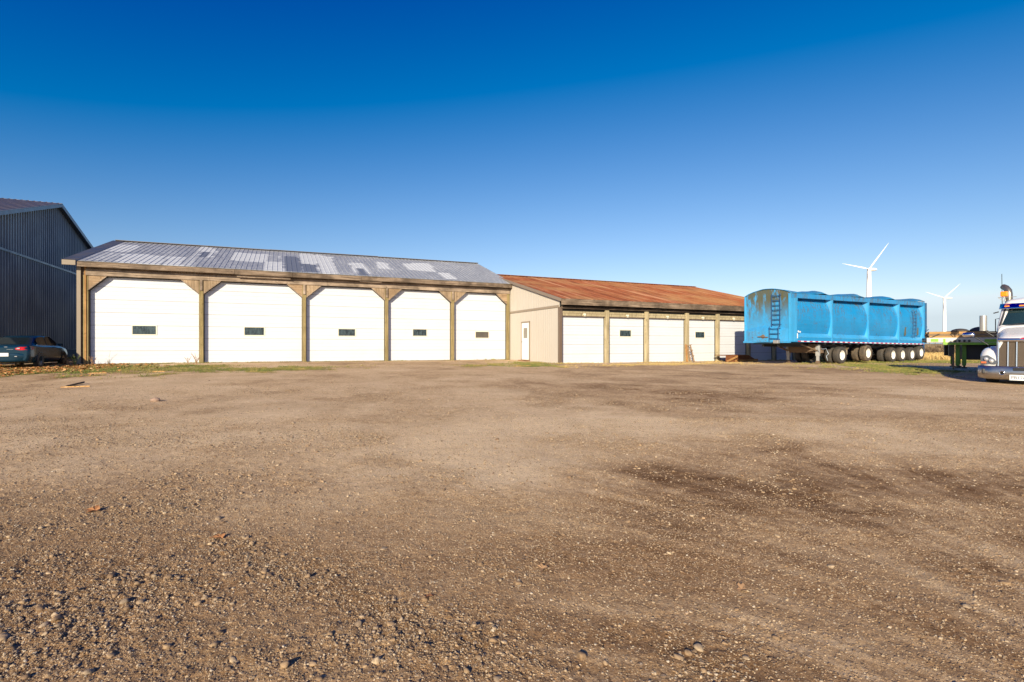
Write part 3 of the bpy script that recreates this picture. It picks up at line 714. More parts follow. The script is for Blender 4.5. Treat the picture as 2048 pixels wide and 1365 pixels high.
def overhead_door(parent, x0, x1, yv, z0, z1, nsec, win=None, wmat=M_GLASS, shut=False, lab=None):
    b = MB(); H = (z1-z0)/nsec
    for k in range(nsec):
        a = z0+k*H
        # each section: slightly domed face with two pressed lines
        e = .0
        for q in range(3):
            c0 = a+.013+q*(H-.026)/3; c1 = a+.013+(q+1)*(H-.026)/3-(.004 if q < 2 else .0)
            b.bx(x0, x1, yv+e, yv+.05, c0, c1)
        b.bx(x0+.001, x1-.001, yv+.008, yv+.052, a+.001, a+H-.001, 1)
    d = b.build('garage_door', [M_WH_DOOR, M_GROOVE], parent, .004)
    if win:
        (wx0, wx1), (wz0, wz1) = win; fw = .045
        f = MB()
        f.bx(wx0-fw, wx1+fw, yv-.02, yv+.01, wz1, wz1+fw); f.bx(wx0-fw, wx1+fw, yv-.02, yv+.01, wz0-fw, wz0)
        f.bx(wx0-fw, wx0, yv-.02, yv+.01, wz0, wz1); f.bx(wx1, wx1+fw, yv-.02, yv+.01, wz0, wz1)
        f.build('window_frame', M_FRAME, d)
        g = MB(); g.bx(wx0, wx1, yv-.008, yv-.002, wz0, wz1); g.build('window_pane', wmat, d)
    return d
YD1 = .22
for i in range(5):
    x0, x1 = PT[i]+.10, PT[i+1]-.10
    (a, c), (e, f) = WIN1[i]
    tw = (t_of(a, P0, YD1), t_of(c, P0, YD1)); zw = (z_of(a, f, P0, YD1), z_of(a, e, P0, YD1))
    overhead_door(S1, x0-.02, x1+.02, YD1, zg(PT[i])-.0 if i else -.02, 4.55, 7, (tw, zw), M_GLASS if i < 4 else M_MESHW)
    b = MB(); b.bx(x0+.0, x0+.03, .175, .215, zg(x0)-.1, 4.42); b.bx(x1-.03, x1, .175, .215, zg(x1)-.1, 4.42); b.bx(x0, x1, .175, .215, 4.38, 4.42); b.build('door_seal', M_RUBBER, S1)

# ------------------------------------------------------------------ low shed with rusty roof
C2 = (2.71, 28.64); G2 = -.12
S2 = empty('low_shed', (C2[0], C2[1], 0), UA, 'low shed with rusty red roof, beige side wall and a row of white doors', 'shed')
L2 = 19.7; ZE2, ZR2, W2 = 3.53, 6.14, 10.0; WE2 = -.36
def rust_mat():
    m = mat('rusty_roof_metal', (.3,.1,.05), .85, 0.0, spec=.2); t = NT(m)
    a = t.noise(2.2, 6, .7, t.mapping((3.2, .35, .35)))
    c = t.ramp(a, [(.28, (.14,.040,.018)), (.48, (.25,.078,.033)), (.66, (.33,.115,.052)), (.8, (.38,.18,.10))])
    b_ = t.noise(1.6, 3, .5, t.mapping((4.2, .07, .07)))
    c = t.mix(t.ramp(b_, [(.57, 0.0), (.67, .6)]), c, (.48,.27,.17))
    b3 = t.noise(1.9, 3, .5, t.mapping((5, .09, .09)))
    c = t.mix(t.ramp(b3, [(.36, .6), (.45, .0)]), c, (.11,.035,.02))
    d = t.noise(.35, 3, .6); c = t.mix(t.ramp(d, [(.42, 0.0), (.7, .5)]), c, (.40,.26,.12))
    t.col(c); t.norm(t.bump(a, .3, .01)); return m
M_RUST = rust_mat()
slope_grid('roof', (-.12, WE2, ZE2), (L2+.1, WE2, ZE2), (-.12, W2, ZR2), (L2+.1, W2, ZR2), 0, 24, .30, .03, .03, M_RUST, S2)
b = MB(); b.add([(-.12, W2, ZR2-.01), (L2+.1, W2, ZR2-.01), (L2+.1, 20, ZE2), (-.12, 20, ZE2)], [(0,1,2,3)]); b.build('rear_roof', M_RUST, S2)
b = MB(); b.beam((-.12, W2, ZR2+.03), (L2+.1, W2, ZR2+.03), .4, .03); b.build('ridge_cap', M_RUST, S2)
b = MB(); b.beam((-.15, WE2-.02, ZE2-.07), (-.15, W2, ZR2-.07), .05, .17); b.build('rake_trim', painted('grey_brown_trim', (.20,.16,.13), .5), S2)
b = MB(); xs = [-.12, 7.0, 15.5, L2+.1]
for i in range(3): b.box(((xs[i]+xs[i+1])/2, WE2-.015, ZE2-.17+(-.008 if i == 1 else 0)), (xs[i+1]-xs[i]-.01, .045, .34))
b.build('fascia', M_WOODH2, S2, .005)
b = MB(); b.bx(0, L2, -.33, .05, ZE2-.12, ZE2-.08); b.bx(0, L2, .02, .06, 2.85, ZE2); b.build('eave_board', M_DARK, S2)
b = MB(); b.bx(0.03, L2, -.10, -.06, 3.0, 3.14); b.build('header_rail', M_WOODD, S2, .004)
PX2 = [1213.2, 1292.5, 1373, 1434.5, 1496.5, 1548]
PT2 = [.02]+[t_of(p, C2) for p in PX2]+[L2-.1]
b = MB()
for i in range(7): b.bx(PT2[i]+.14, PT2[i+1]-.13, -.03, .04, 2.60, 2.74+.0); b.bx(PT2[i]+.14, PT2[i+1]-.13, -.05, .04, 2.745, 2.86)
b.build('lintel', M_POST2, S2, .004)
b = MB()
for i in range(7): b.bx(PT2[i]+.14, PT2[i+1]-.13, -.045, .10, 2.565, 2.598); c_ = (PT2[i]+PT2[i+1])/2; b.box((c_, -.07, 2.70), (.16, .05, .09), mat=1); b.box((c_, -.09, 2.61), (.10, .05, .05), mat=1)
b.build('door_track', [M_BROWN_T, M_FRAME], S2)
for i, t in enumerate(PT2[1:]):
    b = MB(); n = 10; b.bx(t-.13, t+.13, -.12, .12, G2-.3, 2.97); b.build('post', M_POST2, S2, .04)
WIN2 = {1: ((1239.5,1261.5),(661,673.2)), 3: ((1390.5,1408.5),(664.5,675.8))}
YD2 = .10
for i in range(7):
    win = None
    if i in WIN2:
        (a, c), (e, f) = WIN2[i]; win = ((t_of(a, C2, YD2), t_of(c, C2, YD2)), (z_of(a, f, C2, YD2), z_of(a, e, C2, YD2)))
    overhead_door(S2, PT2[i]+.10, PT2[i+1]-.10, YD2, G2-.02-.012*i*.5, 2.60, 5, win)
    b = MB(); b.bx(PT2[i]+.135, PT2[i]+.16, .06, .095, G2-.1, 2.56); b.bx(PT2[i+1]-.16, PT2[i+1]-.135, .06, .095, G2-.1, 2.56); build_each(b, 'door_seal', M_RUBBER, S2)
# side wall (plane x=0) with ribbed beige siding: real ribs
zs_at = lambda w_: ZE2-.02+(ZR2-ZE2)*(w_-WE2)/(W2-WE2)
b = MB(); pts = []
NW = 36; wmax = 10.0
b.add([(.0, 0, G2-.3), (.0, W2, G2-.3), (.0, W2, ZR2-.1), (.0, 0, zs_at(0)-.08)], [(0,1,2,3)])
k = 0; ws = .22
while ws < 7.4:
    if not (3.72 < ws < 5.02): b.bx(-.022, 0, ws-.018, ws+.018, G2+.04, 3.06)
    else: b.bx(-.022, 0, ws-.018, ws+.018, 2.47, 3.06)
    b.bx(-.022, 0, ws-.018, ws+.018, 3.22, zs_at(ws)-.1)
    ws += .23; k += 1
sw = b.build('side_wall', M_BEIGE, S2)
b = MB(); b.bx(-.05, -.001, .1, 7.4, 3.07, 3.20); b.build('wall_trim', M_BEIGE_T, S2, .005)
b = MB(); b.bx(-.06, .13, -.07, .13, G2-.3, 3.08); b.build('corner_trim', M_BROWN_T, S2, .01)
b = MB(); b.bx(L2-.05, L2, .1, 20, G2-.3, 3.3); b.bx(0, L2, 19.9, 20, G2-.3, 3.3); b.build('end_wall', M_BEIGE, S2)
b = MB(); b.bx(-.045, .0, 3.83, 4.90, -.02, 2.34); dd = b.build('door', mat('white_door_paint', (.80,.79,.77), .4), S2, .006)
b = MB(); b.bx(-.07, .0, 3.77, 3.825, -.04, 2.41); b.bx(-.07, .0, 4.905, 4.96, -.04, 2.41); b.bx(-.075, .0, 3.77, 4.96, 2.35, 2.43); b.build('door_frame', M_BEIGE_T, dd)
b = MB(); b.bx(-.055, -.046, 4.07, 4.62, 1.36, 2.02); b.build('door_window', painted('screened_pane', (.24,.22,.19), .5), dd)
b = MB(); b.tube([(-.045, 4.80, 1.13), (-.10, 4.80, 1.13)], [.015, .03], 10); b.build('door_knob', M_BROWN_T, dd)
b = MB(); b.bx(-.3, -.03, 3.75, 5.0, G2-.05, -.045); b.build('door_step', wood('step_timber', (.2,.09,.04), (.36,.18,.08), (.45,.27,.14), 1), S2, .01)

# ------------------------------------------------------------------ slate blue barn at the left
Qb = (-25.2, 23.43)
S3 = empty('metal_barn', (Qb[0], Qb[1], 0), UA, 'tall slate blue ribbed metal barn with gable end standing in shade behind the car', 'barn')
sR, zR, sl_ = 10.2, 10.07, .297; s0b, s1b = 1.0, 23.0
b = MB(); zt = lambda s: zR-.12-sl_*abs(s-sR)
b.add([(-.03, s0b, -.4), (-.03, s1b, -.4), (-.03, s1b, zt(s1b)), (-.03, sR, zt(sR)), (-.03, s0b, zt(s0b))], [(0,1,2,3,4)])
b.add([(-.03, s0b, -.4), (-18, s0b, -.4), (-18, s0b, zt(s0b)), (-.03, s0b, zt(s0b))], [(0,1,2,3)])
s = s0b+.1
while s < s1b-.1:
    b.prism([(s-.05, -.03), (s-.025, .02), (s+.025, .02), (s+.05, -.03)], .62, 5.88, 'z') if False else None
    for (za, zb) in ((.62, 5.86), (6.0, zt(s)-.03)):
        if zb > za: b.add([(-.03, s-.07, za), (.03, s-.045, za), (.03, s+.045, za), (-.03, s+.07, za), (-.03, s-.07, zb), (.03, s-.045, zb), (.03, s+.045, zb), (-.03, s+.07, zb)], [(0,1,5,4),(1,2,6,5),(2,3,7,6)])
    s += .30
b.build('wall', M_BARN, S3)
b = MB(); b.bx(-.03, .05, s0b, s1b, 5.87, 5.99); b.bx(-.03, .03, s0b-.03, s0b+.12, -.4, zt(s0b)); b.build('wall_trim', M_BARN_T, S3)
b = MB(); b.bx(-.06, .0, s0b, s1b, -.4, .60); b.build('base_wall', M_CONC, S3)
b = MB()
for sg, e in ((-1, s0b-.5), (1, s1b+.3)):
    z_ = zR-sl_*abs(e-sR)
    b.beam((.28, sR, zR-.10), (.28, e, z_-.10), .04, .22)
    b.add([(-.03, sR, zR-.14), (.28, sR, zR-.14), (.28, e, z_-.14), (-.03, e, z_-.14)], [(0,1,2,3)])
b.build('rake_trim', M_BARN_T, S3)
for e in (s0b-.5, s1b+.3):
    z_ = zR-sl_*abs(e-sR)
    slope_grid('roof', (-20, e, z_), (.3, e, z_), (-20, sR, zR+.01), (.3, sR, zR+.01), 0, 6, .3, .03, .03, M_BARN_R, S3)

# ------------------------------------------------------------------ wheels
def wheel(parent, c, r, wd, name='wheel', tm=M_TYRE, rm=M_RIM, face=-1, rr=.56, dish=.12, n=32):
    """wheel with axle along local y; face=-1: outer side towards -y"""
    tr = MB(); h = wd/2
    prof = [(-h*.80, r*rr), (-h*.98, r*(rr+.05)), (-h, r*.80), (-h*.86, r*.95), (-h*.62, r*.995), (h*.62, r*.995), (h*.86, r*.95), (h, r*.80), (h*.98, r*(rr+.05)), (h*.80, r*rr)]
    tr.lathe(prof, n, c=c)
    for q in (-.4, 0, .4): tr.lathe([(h*q-.006, r*.993), (h*q-.006, r*1.004), (h*q+.006, r*1.004), (h*q+.006, r*.993)], n, c=c)
    t = tr.build(name, tm, parent)
    rb = MB(); f = face
    p2 = [(f*h*.84, r*rr*1.03), (f*h*.84, r*rr*.95), (f*(h*.84-dish*.3), r*rr*.90), (f*(h*.84-dish), r*rr*.82), (f*(h*.84-dish*1.05), r*rr*.45), (f*(h*.84-dish*.75), r*rr*.40), (f*(h*.84-dish*.45), r*rr*.30), (f*(h*.84-dish*.42), .001)]
    rb.lathe(p2, n, c=c)
    for k in range(8):
        a = 2*math.pi*k/8+.2; rb.tube([(c[0]+math.cos(a)*r*rr*.52, c[1]+f*(h*.84-dish), c[2]+math.sin(a)*r*rr*.52), (c[0]+math.cos(a)*r*rr*.52, c[1]+f*(h*.84-dish*.8), c[2]+math.sin(a)*r*rr*.52)], .014, 6)
    rb.build('rim', rm, t)
    return t

# ------------------------------------------------------------------ blue dump trailer
TA = math.atan2(.5, .866); T0 = (14.98, 27.2)
T = empty('dump_trailer', (T0[0], T0[1], 0), TA, 'bright blue tarped dump trailer with rust stains and white rims before the low shed', 'trailer')
def tx(px, yv=0.0):
    k = (px-1024)/F; cx, sx = math.cos(TA), math.sin(TA); ox, oy = T0[0]-sx*yv, T0[1]+cx*yv
    return (k*oy-ox)/(cx-sx*k)
LT = tx(1849); WT = 2.72
zt0, zt1 = 3.74, 3.87; zb0, zb1 = 1.10, .93
ztop = lambda x: zt0+(zt1-zt0)*x/LT
zbot = lambda x: zb0+(zb1-zb0)*x/LT
def blue_mat(name, col=(.012,.30,.68), rustamt=.5, moss=False, streak_scale=1.0):
    m = mat(name, col, .38); t = NT(m)
    v = t.mapping((5, 5, .6)); a = t.noise(2.0*streak_scale, 6, .72, v)
    fade = t.noise(.8, 4, .6)
    c = t.mix(t.ramp(fade, [(.35, 0.0), (.7, .55)]), col, tuple(min(1, x*1.25+.02) for x in col))
    gate = t.noise(.9, 3, .6)
    f = t.math('MULTIPLY', t.ramp(a, [(.47, 0.0), (.60, 1.0)]), t.ramp(gate, [(.38, 0.0), (.58, rustamt)]))
    # run-off stains start at the top edge
    sep = t.n('ShaderNodeSeparateXYZ'); t.l(t.co.outputs['Object'], sep.inputs[0])
    top = t.ramp(t.math('DIVIDE', sep.outputs[2], 4.0), [(.55, .15), (.86, 1.0)])
    f = t.math('MULTIPLY', f, top)
    c = t.mix(f, c, (.10,.085,.045))
    sp = t.noise(9, 4, .7); f2 = t.math('MULTIPLY', t.ramp(sp, [(.59, 0.0), (.64, 1.0)]), t.ramp(gate, [(.36, 0.0), (.6, min(1, rustamt*1.1))]))
    c = t.mix(f2, c, (.13,.06,.035))
    if moss:
        mm = t.ramp(t.math('MULTIPLY_ADD', t.noise(1.4*1, 4, .7, t.mapping((2.6, 2.6, .8))), 1.0, t.math('MULTIPLY', top, .10)), [(.49, 0.0), (.58, .92)])
        mm = t.math('MULTIPLY', mm, top); c = t.mix(mm, c, (.085,.080,.035))
    t.col(c); t.rough(t.mix(f, (.35,.35,.35), (.9,.9,.9))); t.norm(t.bump(t.noise(1.5, 2, .4), .15, .03)); return m
B_BODY = blue_mat('blue_body_paint', (.002,.23,.52), 1.0)
B_FRONT = blue_mat('blue_front_paint', (.03,.26,.54), 1.0, True)
B_RIB = blue_mat('blue_rib_paint', (.03,.29,.58), .45)
B_LEDGE = blue_mat('blue_ledge_paint', (.04,.31,.60), 1.0, False, 3)
B_TARP = blue_mat('blue_tarp', (.01,.21,.45), .9, False, 2)
B_DARK = mat('dark_blue_ladder', (.008,.06,.16), .5)
ribs = [.45]+[tx(p) for p in (1664, 1737, 1798)]+[LT-.12]
def side_profile(x, far=False):
    zt_, zb_ = ztop(x), zbot(x); H = zt_-zb_
    pts = [(.0, zb_), (.0, zb_+.30), (.20, zb_+.52)]
    for k in range(9):
        f = k/8; z = zb_+.52+(H-.52-.26)*f; d = .22-.185*math.sin(math.pi*(f*.86+.07))**.8+.16*f**4
        pts.append((d, z))
    pts += [(.02, zt_-.255), (.02, zt_-.0), (.12, zt_)]
    return pts
for far in (False, True):
    b = MB(); rings = []
    n = 24
    for i in range(n+1):
        x = .02+(LT-.02)*i/n; p = side_profile(x)
        rings.append([(x, (WT-q) if far else q, z) for q, z in p])
    b.loft(rings, 0, False, False, False)
    b.build('side_panel', B_BODY, T)
# top rail, bottom rail ledge
b = MB(); b.beam((.0, .03, ztop(0)-.13), (LT, .03, ztop(LT)-.13), .10, .27); b.beam((0, WT-.03, ztop(0)-.13), (LT, WT-.03, ztop(LT)-.13), .10, .27); build_each(b, 'top_rail', blue_mat('blue_rail_paint', (.015,.24,.54), 1.0, False, 2), T, .02)
b = MB()
for i in range(4):
    xa, xb = ribs[i]+.14, ribs[i+1]-.10
    b.add([(xa, -.008, zbot(xa)+.30), (xb, -.008, zbot(xb)+.30), (xb, .19, zbot(xb)+.525), (xa, .19, zbot(xa)+.525), (xa, -.008, zbot(xa)+.26), (xb, -.008, zbot(xb)+.26)], [(0,1,2,3),(0,4,5,1)])
build_each(b, 'bottom_ledge', B_LEDGE, T)
for x in ribs:
    b = MB(); pr = [(q+.012, z) for q, z in side_profile(x)[1:-3]]
    zt_ = ztop(x)-.25; wdt = .20 if x > 1 else .34
    poly = [(-.015, zbot(x)+.02)]+[(-.015, zt_)]+[(.24, zt_), (.24, zbot(x)+.02)]
    # outer flange narrowed at mid height, web behind it
    rr_ = []
    for k in range(13):
        f = k/12; z = zbot(x)+.05+(zt_-zbot(x)-.05)*f; hw = wdt/2*(1-.42*math.sin(math.pi*f))
        rr_.append([(x-hw, .06, z), (x-hw*.8, -.02, z), (x+hw*.8, -.02, z), (x+hw, .06, z), (x+hw*1.6, .26, z), (x-hw*1.9, .26, z)])
    b.loft(rr_, 0, True, True, False); b.build('rib', B_RIB, T)
# front wall (plane x=0) with rounded top and a box bulge at the bottom
b = MB(); pts = []
for k in range(17):
    y_ = WT*k/16; pts.append((y_, zt0-.02+.30*math.sin(math.pi*(k/16))**.8))
poly = [(0, zb0)]+pts+[(WT, zb0)]
b.prism(poly, -.05, .02, 'x'); fw_ = b.build('front_wall', B_FRONT, T)
b = MB()
for k in range(16):
    y0_, y1_ = WT*k/16, WT*(k+1)/16
    za = 1.78+.20*math.sin(math.pi*k/16); zb_ = 1.78+.20*math.sin(math.pi*(k+1)/16); da = .05+.20*math.sin(math.pi*k/16); db = .05+.20*math.sin(math.pi*(k+1)/16)
    b.add([(-da, y0_, 1.10), (-db, y1_, 1.10), (-db, y1_, 1.74), (-da, y0_, 1.74), (-.052, y0_, za+.02), (-.052, y1_, zb_+.02)], [(0,1,2,3),(3,2,5,4)])
b.beam((-.10, -.03, 1.10), (-.10, WT+.03, 1.10), .12, .10)
b.build('nose_box', B_FRONT, T)
b = MB(); b.bx(-.09, .03, -.015, .10, zb0, zt0-.02); b.bx(-.09, .03, WT-.10, WT+.015, zb0, zt0-.02); b.bx(.03, .42, -.012, .05, zb0+.02, zt0-.2); build_each(b, 'front_post', B_RIB, T, .015)
def ladder(parent, p, ax, wd, z0, z1, nr, m_=B_DARK, out=(0,0,0)):
    b = MB(); ax = Vector(ax)*wd/2; p = Vector(p)
    for s in (-1, 1): b.tube([p+ax*s+Vector((0,0,z0)), p+ax*s+Vector((0,0,z1))], .022, 6)
    for k in range(nr):
        z = z0+(z1-z0)*(k+.5)/nr; b.tube([p-ax+Vector((0,0,z)), p+ax+Vector((0,0,z))], .022, 6)
    for s in (-1, 1):
        for z in (z0+.1, (z0+z1)/2, z1-.1): b.tube([p+ax*s+Vector((0,0,z)), p+ax*s+Vector(out)+Vector((0,0,z))], .016, 6)
    return b.build('ladder', m_, parent)
yl = .78
ladder(T, (-.30, yl, 0), (0,1,0), .52, 1.15, 1.95, 3, out=(.28,0,0))
ladder(T, (-.16, yl-.03, 0), (0,1,0), .48, 1.95, zt0+.02, 7, out=(.12,0,0))
b = MB(); b.lathe([(-.26, .02), (-.26, .10), (-.22, .16), (-.20, .16)], 16, axis='x', c=(0, 1.45, 1.40)); b.tube([(-.28, 1.15, 1.36), (-.28, 1.75, 1.40)], .03, 6); b.build('air_coupling', M_FRAMEB, T)
b = MB(); b.bx(-.42, -.22, yl-.30, yl-.02, 1.02, 1.20); b.build('grey_box', M_STEEL, T, .02)
b = MB(); b.bx(-.054, -.05, .30, .40, 1.27, 1.31); b.build('data_plate', M_PLATE, T)
b = MB()
for (xx, zz, a_, h_) in ((.60, 1.62, .10, .10), (.52, 1.44, .09, .16), (.52, 1.30, .09, .10), (.75, 1.60, .12, .08)): b.bx(xx, xx+a_, -.024, -.016, zz-h_/2+.05, zz+h_/2+.05)
build_each(b, 'sticker', M_PLATE, T)
b = MB(); b.bx(1.0, 1.95, -.004, .004, 0, .001)
b.build('rail_seam', B_RIB, T)
# red and white conspicuity tape
b = MB(); x = .62; k = 0
while x < LT-.25:
    b.add([(x, -.014, zbot(x)+.02), (x+.28, -.014, zbot(x+.28)+.02), (x+.28, -.014, zbot(x+.28)+.075), (x, -.014, zbot(x)+.075), (x, -.002, zbot(x)+.02), (x+.28, -.002, zbot(x+.28)+.02), (x+.28, -.002, zbot(x+.28)+.075), (x, -.002, zbot(x)+.075)], [(0,1,2,3),(3,2,6,7),(0,4,5,1)], k % 2); x += .28; k += 1
b.build('reflective_tape', [M_RED, M_WHREF], T)
# tarp with humps behind each bow
hx = [tx(1651)-.1, tx(1722)-.1, tx(1785), LT-.35]
def tarp_z(x, y):
    hmp = 0
    for h_ in hx: 
        d = x-h_; hmp += .30*(max(0, 1+d/2.1)**1.7 if d < 0 else max(0, 1-d/.62)**1.2)
    base = .30*math.exp(-(x/1.6)**2)
    e = min(1, math.sin(math.pi*min(max(y/WT, 0), 1))**.5*1.25)
    return ztop(x)-.015+(base+.04)*math.sin(math.pi*y/WT)**.8+hmp*(.30+.70*e)*.85+.035*(vnoise(np.array(x*3.1), np.array(y*3.1+4))-.5)
nx_, ny_ = 170, 16
TXg, TYg = np.meshgrid(np.linspace(-.03, LT-.02, nx_), np.linspace(-.02, WT+.02, ny_), indexing='ij')
TZg = np.vectorize(tarp_z)(TXg, TYg)
tp = grid_mesh('tarp', TXg, TYg, TZg, B_TARP); tp.parent = T; m_ = tp.modifiers.new('thick', 'SOLIDIFY'); m_.thickness = .03
# tailgate
b = MB(); b.bx(LT, LT+.10, .0, WT, zbot(LT)+.2, zt1-.10); b.build('tailgate', B_BODY, T, .02)
b = MB()
for y_ in (-.05, .12, WT-.1): b.bx(LT+.10, LT+.22, y_, y_+.09, zbot(LT)+.1, zt1-.05)
for z_ in (1.5, 2.1, 2.7, 3.3): b.bx(LT+.10, LT+.20, 0, WT, z_, z_+.08)
b.tube([(LT+.05, -.08, 1.35), (LT+.05, -.08, 1.9), (LT+.20, -.05, 2.2)], .03, 6); b.tube([(LT+.02, -.1, 1.5), (LT+.3, -.1, 1.3)], .03, 6); b.tube([(LT+.1, -.1, 1.9), (LT+.3, -.12, 2.0)], .025, 6)
b.build('tailgate_frame', painted('worn_dark_blue', (.02,.10,.22), .6, (.12,.08,.05), .7, 3), T)
b = MB(); b.bx(LT+.02, LT+.05, .02, .40, .35, zbot(LT)+.1); b.build('mud_flap', B_DARK, T)
ladder(T, (tx(1829), -.04, 0), (1,0,0), .40, zbot(LT)+.5, ztop(LT)-.55, 8, blue_mat('rusty_ladder_blue', (.02,.10,.22), 1.0), out=(0,.12,0))
b = MB(); x_ = tx(1812); b.bx(x_, x_+.16, .06, .10, 1.55, 2.65); x_ = tx(1837); b.bx(x_, x_+.14, .06, .10, 1.6, 2.6); build_each(b, 'rubbing_strip', painted('worn_rust_strip', (.10,.10,.07), .8, (.2,.1,.05), .6, 4), T)
# chassis
b = MB(); b.beam((.2, .85, zb0-.13), (LT, .85, zb1-.13), .12, .26); b.beam((.2, 1.75, zb0-.13), (LT, 1.75, zb1-.13), .12, .26)
b.bx(.15, 1.6, .3, 2.3, .98, 1.06)
for x in np.arange(3.4, LT-.2, .9): b.bx(x, x+.08, .05, WT-.05, zbot(x)-.10, zbot(x)-.01)
b.build('chassis', M_BLACK, T)
lgx = tx(1637, .35)
for y_ in (.30, 2.05):
    b = MB(); b.bx(lgx-.09, lgx+.09, y_, y_+.18, .30, .98); b.bx(lgx-.065, lgx+.065, y_+.025, y_+.155, -.05, .31); lg = b.build('landing_leg', painted('grey_leg', (.36,.36,.36), .5, (.25,.17,.1), .5, 3), T, .012)
    b = MB(); gg = gzf(T0[0]+lgx*.866-y_*.5, T0[1]+lgx*.5+y_*.866); b.bx(lgx-.17, lgx+.17, y_-.07, y_+.25, gg-.01, gg+.05); b.bx(lgx-.09, lgx+.09, y_+.01, y_+.17, gg+.05, .02); b.build('foot', M_FRAMEB, lg, .01)
b = MB()
b.beam((lgx, .48, .52), (lgx, 2.05, .52), .08, .10); b.beam((lgx-.1, .48, .72), (lgx-.1, 2.05, .72), .05, .34); b.beam((lgx-1.5, .5, .98), (lgx-.1, .40, .60), .08, .07); b.beam((lgx-1.5, 2.1, .98), (lgx-.1, 2.15, .60), .08, .07)
b.bx(lgx-.3, lgx-.2, .35, 2.2, .86, .98)
b.build('landing_brace', M_FRAMEB, T)
b = MB(); b.tube([(lgx+.1, .24, .70), (lgx+.28, .16, .70), (lgx+.36, .14, .74), (lgx+.62, .12, .42), (lgx+.34, .10, .30), (lgx+.44, .08, .04)], .018, 6)
b.tube([(lgx-.05, .28, .50), (lgx-.35, .26, .80)], .02, 6); b.build('crank_handle', mat('pale_blue_steel', (.36,.42,.50), .4, .4), T)
b = MB(); b.bx(lgx+.18, lgx+.42, .28, .52, .46, .70); b.build('gear_box', M_FRAMEB, T, .02)
for i, (px_, lift) in enumerate(((1687, 0), (1739, .11), (1789, 0), (1808, 0), (1827, 0), (1845, .12))):
    ax_ = tx(px_)
    for side in (0, 1):
        c_y = .22 if side == 0 else WT-.22; f = -1 if side == 0 else 1
        gx_, gy_2 = T0[0]+ax_*.866-c_y*.5, T0[1]+ax_*.5+c_y*.866; r_ = .51 if i in (0, 1) else .49
        z_ = gzf(gx_, gy_2)+r_+lift
        tm = M_TYRE_MUD if i == 1 else M_TYRE
        wheel(T, (ax_, c_y, z_), r_, .36, 'wheel', tm, M_RIM, f, .56, .17)
        if side == 0 or i in (0, 2): wheel(T, (ax_, c_y-f*.45, z_), r_, .36, 'wheel', tm, M_RIM, f, .56, .05, 24)
    b = MB(); b.tube([(ax_, .5, z_), (ax_, WT-.5, z_)], .07, 8); b.build('axle', M_BLACK, T)
b = MB()
for x_ in (tx(1714), tx(1764)): b.bx(x_-.22, x_+.16, .62, .86, .34, .60); b.bx(x_-.24, x_-.06, .60, .80, .60, .86)
build_each(b, 'axle_hanger', painted('dusty_grey_steel', (.30,.26,.21), .7), T, .01)

# ------------------------------------------------------------------ things between the sheds and the trailer
def on_yard(px, py):
    """point of the yard surface: where the object stands"""
    lo_, hi_ = 1.5, 60.0; k = (px-1024)/F
    for _ in range(60):
        m_2 = (lo_+hi_)/2
        if HZ-F*(gzf(k*m_2, m_2)-1)/m_2 > py: lo_ = m_2
        else: hi_ = m_2
    return k*lo_, lo_, gzf(k*lo_, lo_)
# sloped timber ramp at the last visible door
xr0 = t_of(1450, C2, -1.2)
RP = empty('timber_ramp', (C2[0]+cu*xr0+su*1.3, C2[1]+su*xr0-cu*1.3, gzf(14, 33)), UA, 'low red brown timber ramp lying in front of the white doors beside the blue trailer', 'ramp')
b = MB()
for k in range(3): b.bx(k*.62, k*.62+.60, 0, .05, .0, .42); 
b.prism([(1.86, 0), (1.86, .42), (2.0, .42), (2.9, .02), (2.9, 0)], .0, .05)
b.build('side_board', M_RUSTBOX, RP, .008)
b = MB(); b.bx(0, 2.0, .05, 1.0, .40, .44); b.add([(2.0, .05, .44), (2.9, .05, .03), (2.9, 1.0, .03), (2.0, 1.0, .44)], [(0,1,2,3)]); b.build('deck', M_RUSTBOX, RP)
b = MB(); b.beam((-.02, -.06, .03), (.9, -.09, .36), .04, .12); b.beam((.7, -.08, .05), (2.7, -.1, .10), .05, .16); b.build('loose_plank', M_ORANGE, RP, .006)
# plank and small timber frame leaning at the third post
x_, y_, z_ = on_yard(1361, 724.5)
ppos = PT2[3]; LN = empty('leaning_plank', (C2[0]+cu*(ppos-.30)+su*.55, C2[1]+su*(ppos-.30)-cu*.55, gzf(10, 32)), UA, 'orange plank leaning against the pale post between the third and fourth low doors', 'plank')
b = MB(); b.beam((-.12, .05, .0), (.12, .40, 1.10), .15, .045, up=(0,1,0)); b.build('board', M_ORANGE, LN, .004)
LF = empty('wooden_pallet', (C2[0]+cu*(ppos+.02)+su*.50, C2[1]+su*(ppos+.02)-cu*.50, gzf(10, 32)), UA, 'narrow grey slatted wooden pallet leaning against the pale post beside the orange plank', 'pallet')
b = MB(); b.beam((-.16, .0, 0), (-.10, .33, 1.05), .05, .06, up=(0,1,0)); b.beam((.16, .0, 0), (.14, .33, 1.05), .05, .06, up=(0,1,0)); b.build('rail', M_GUSSH, LF, .004)
b = MB()
for k in range(6):
    f = .08+.17*k; b.beam((-.19, .33*f-.03, 1.05*f), (.19, .33*f-.03, 1.05*f+(.12 if k % 2 else -.04)), .03, .07, up=(0,1,0))
b.build('slats', M_GUSSH, LF, .003)

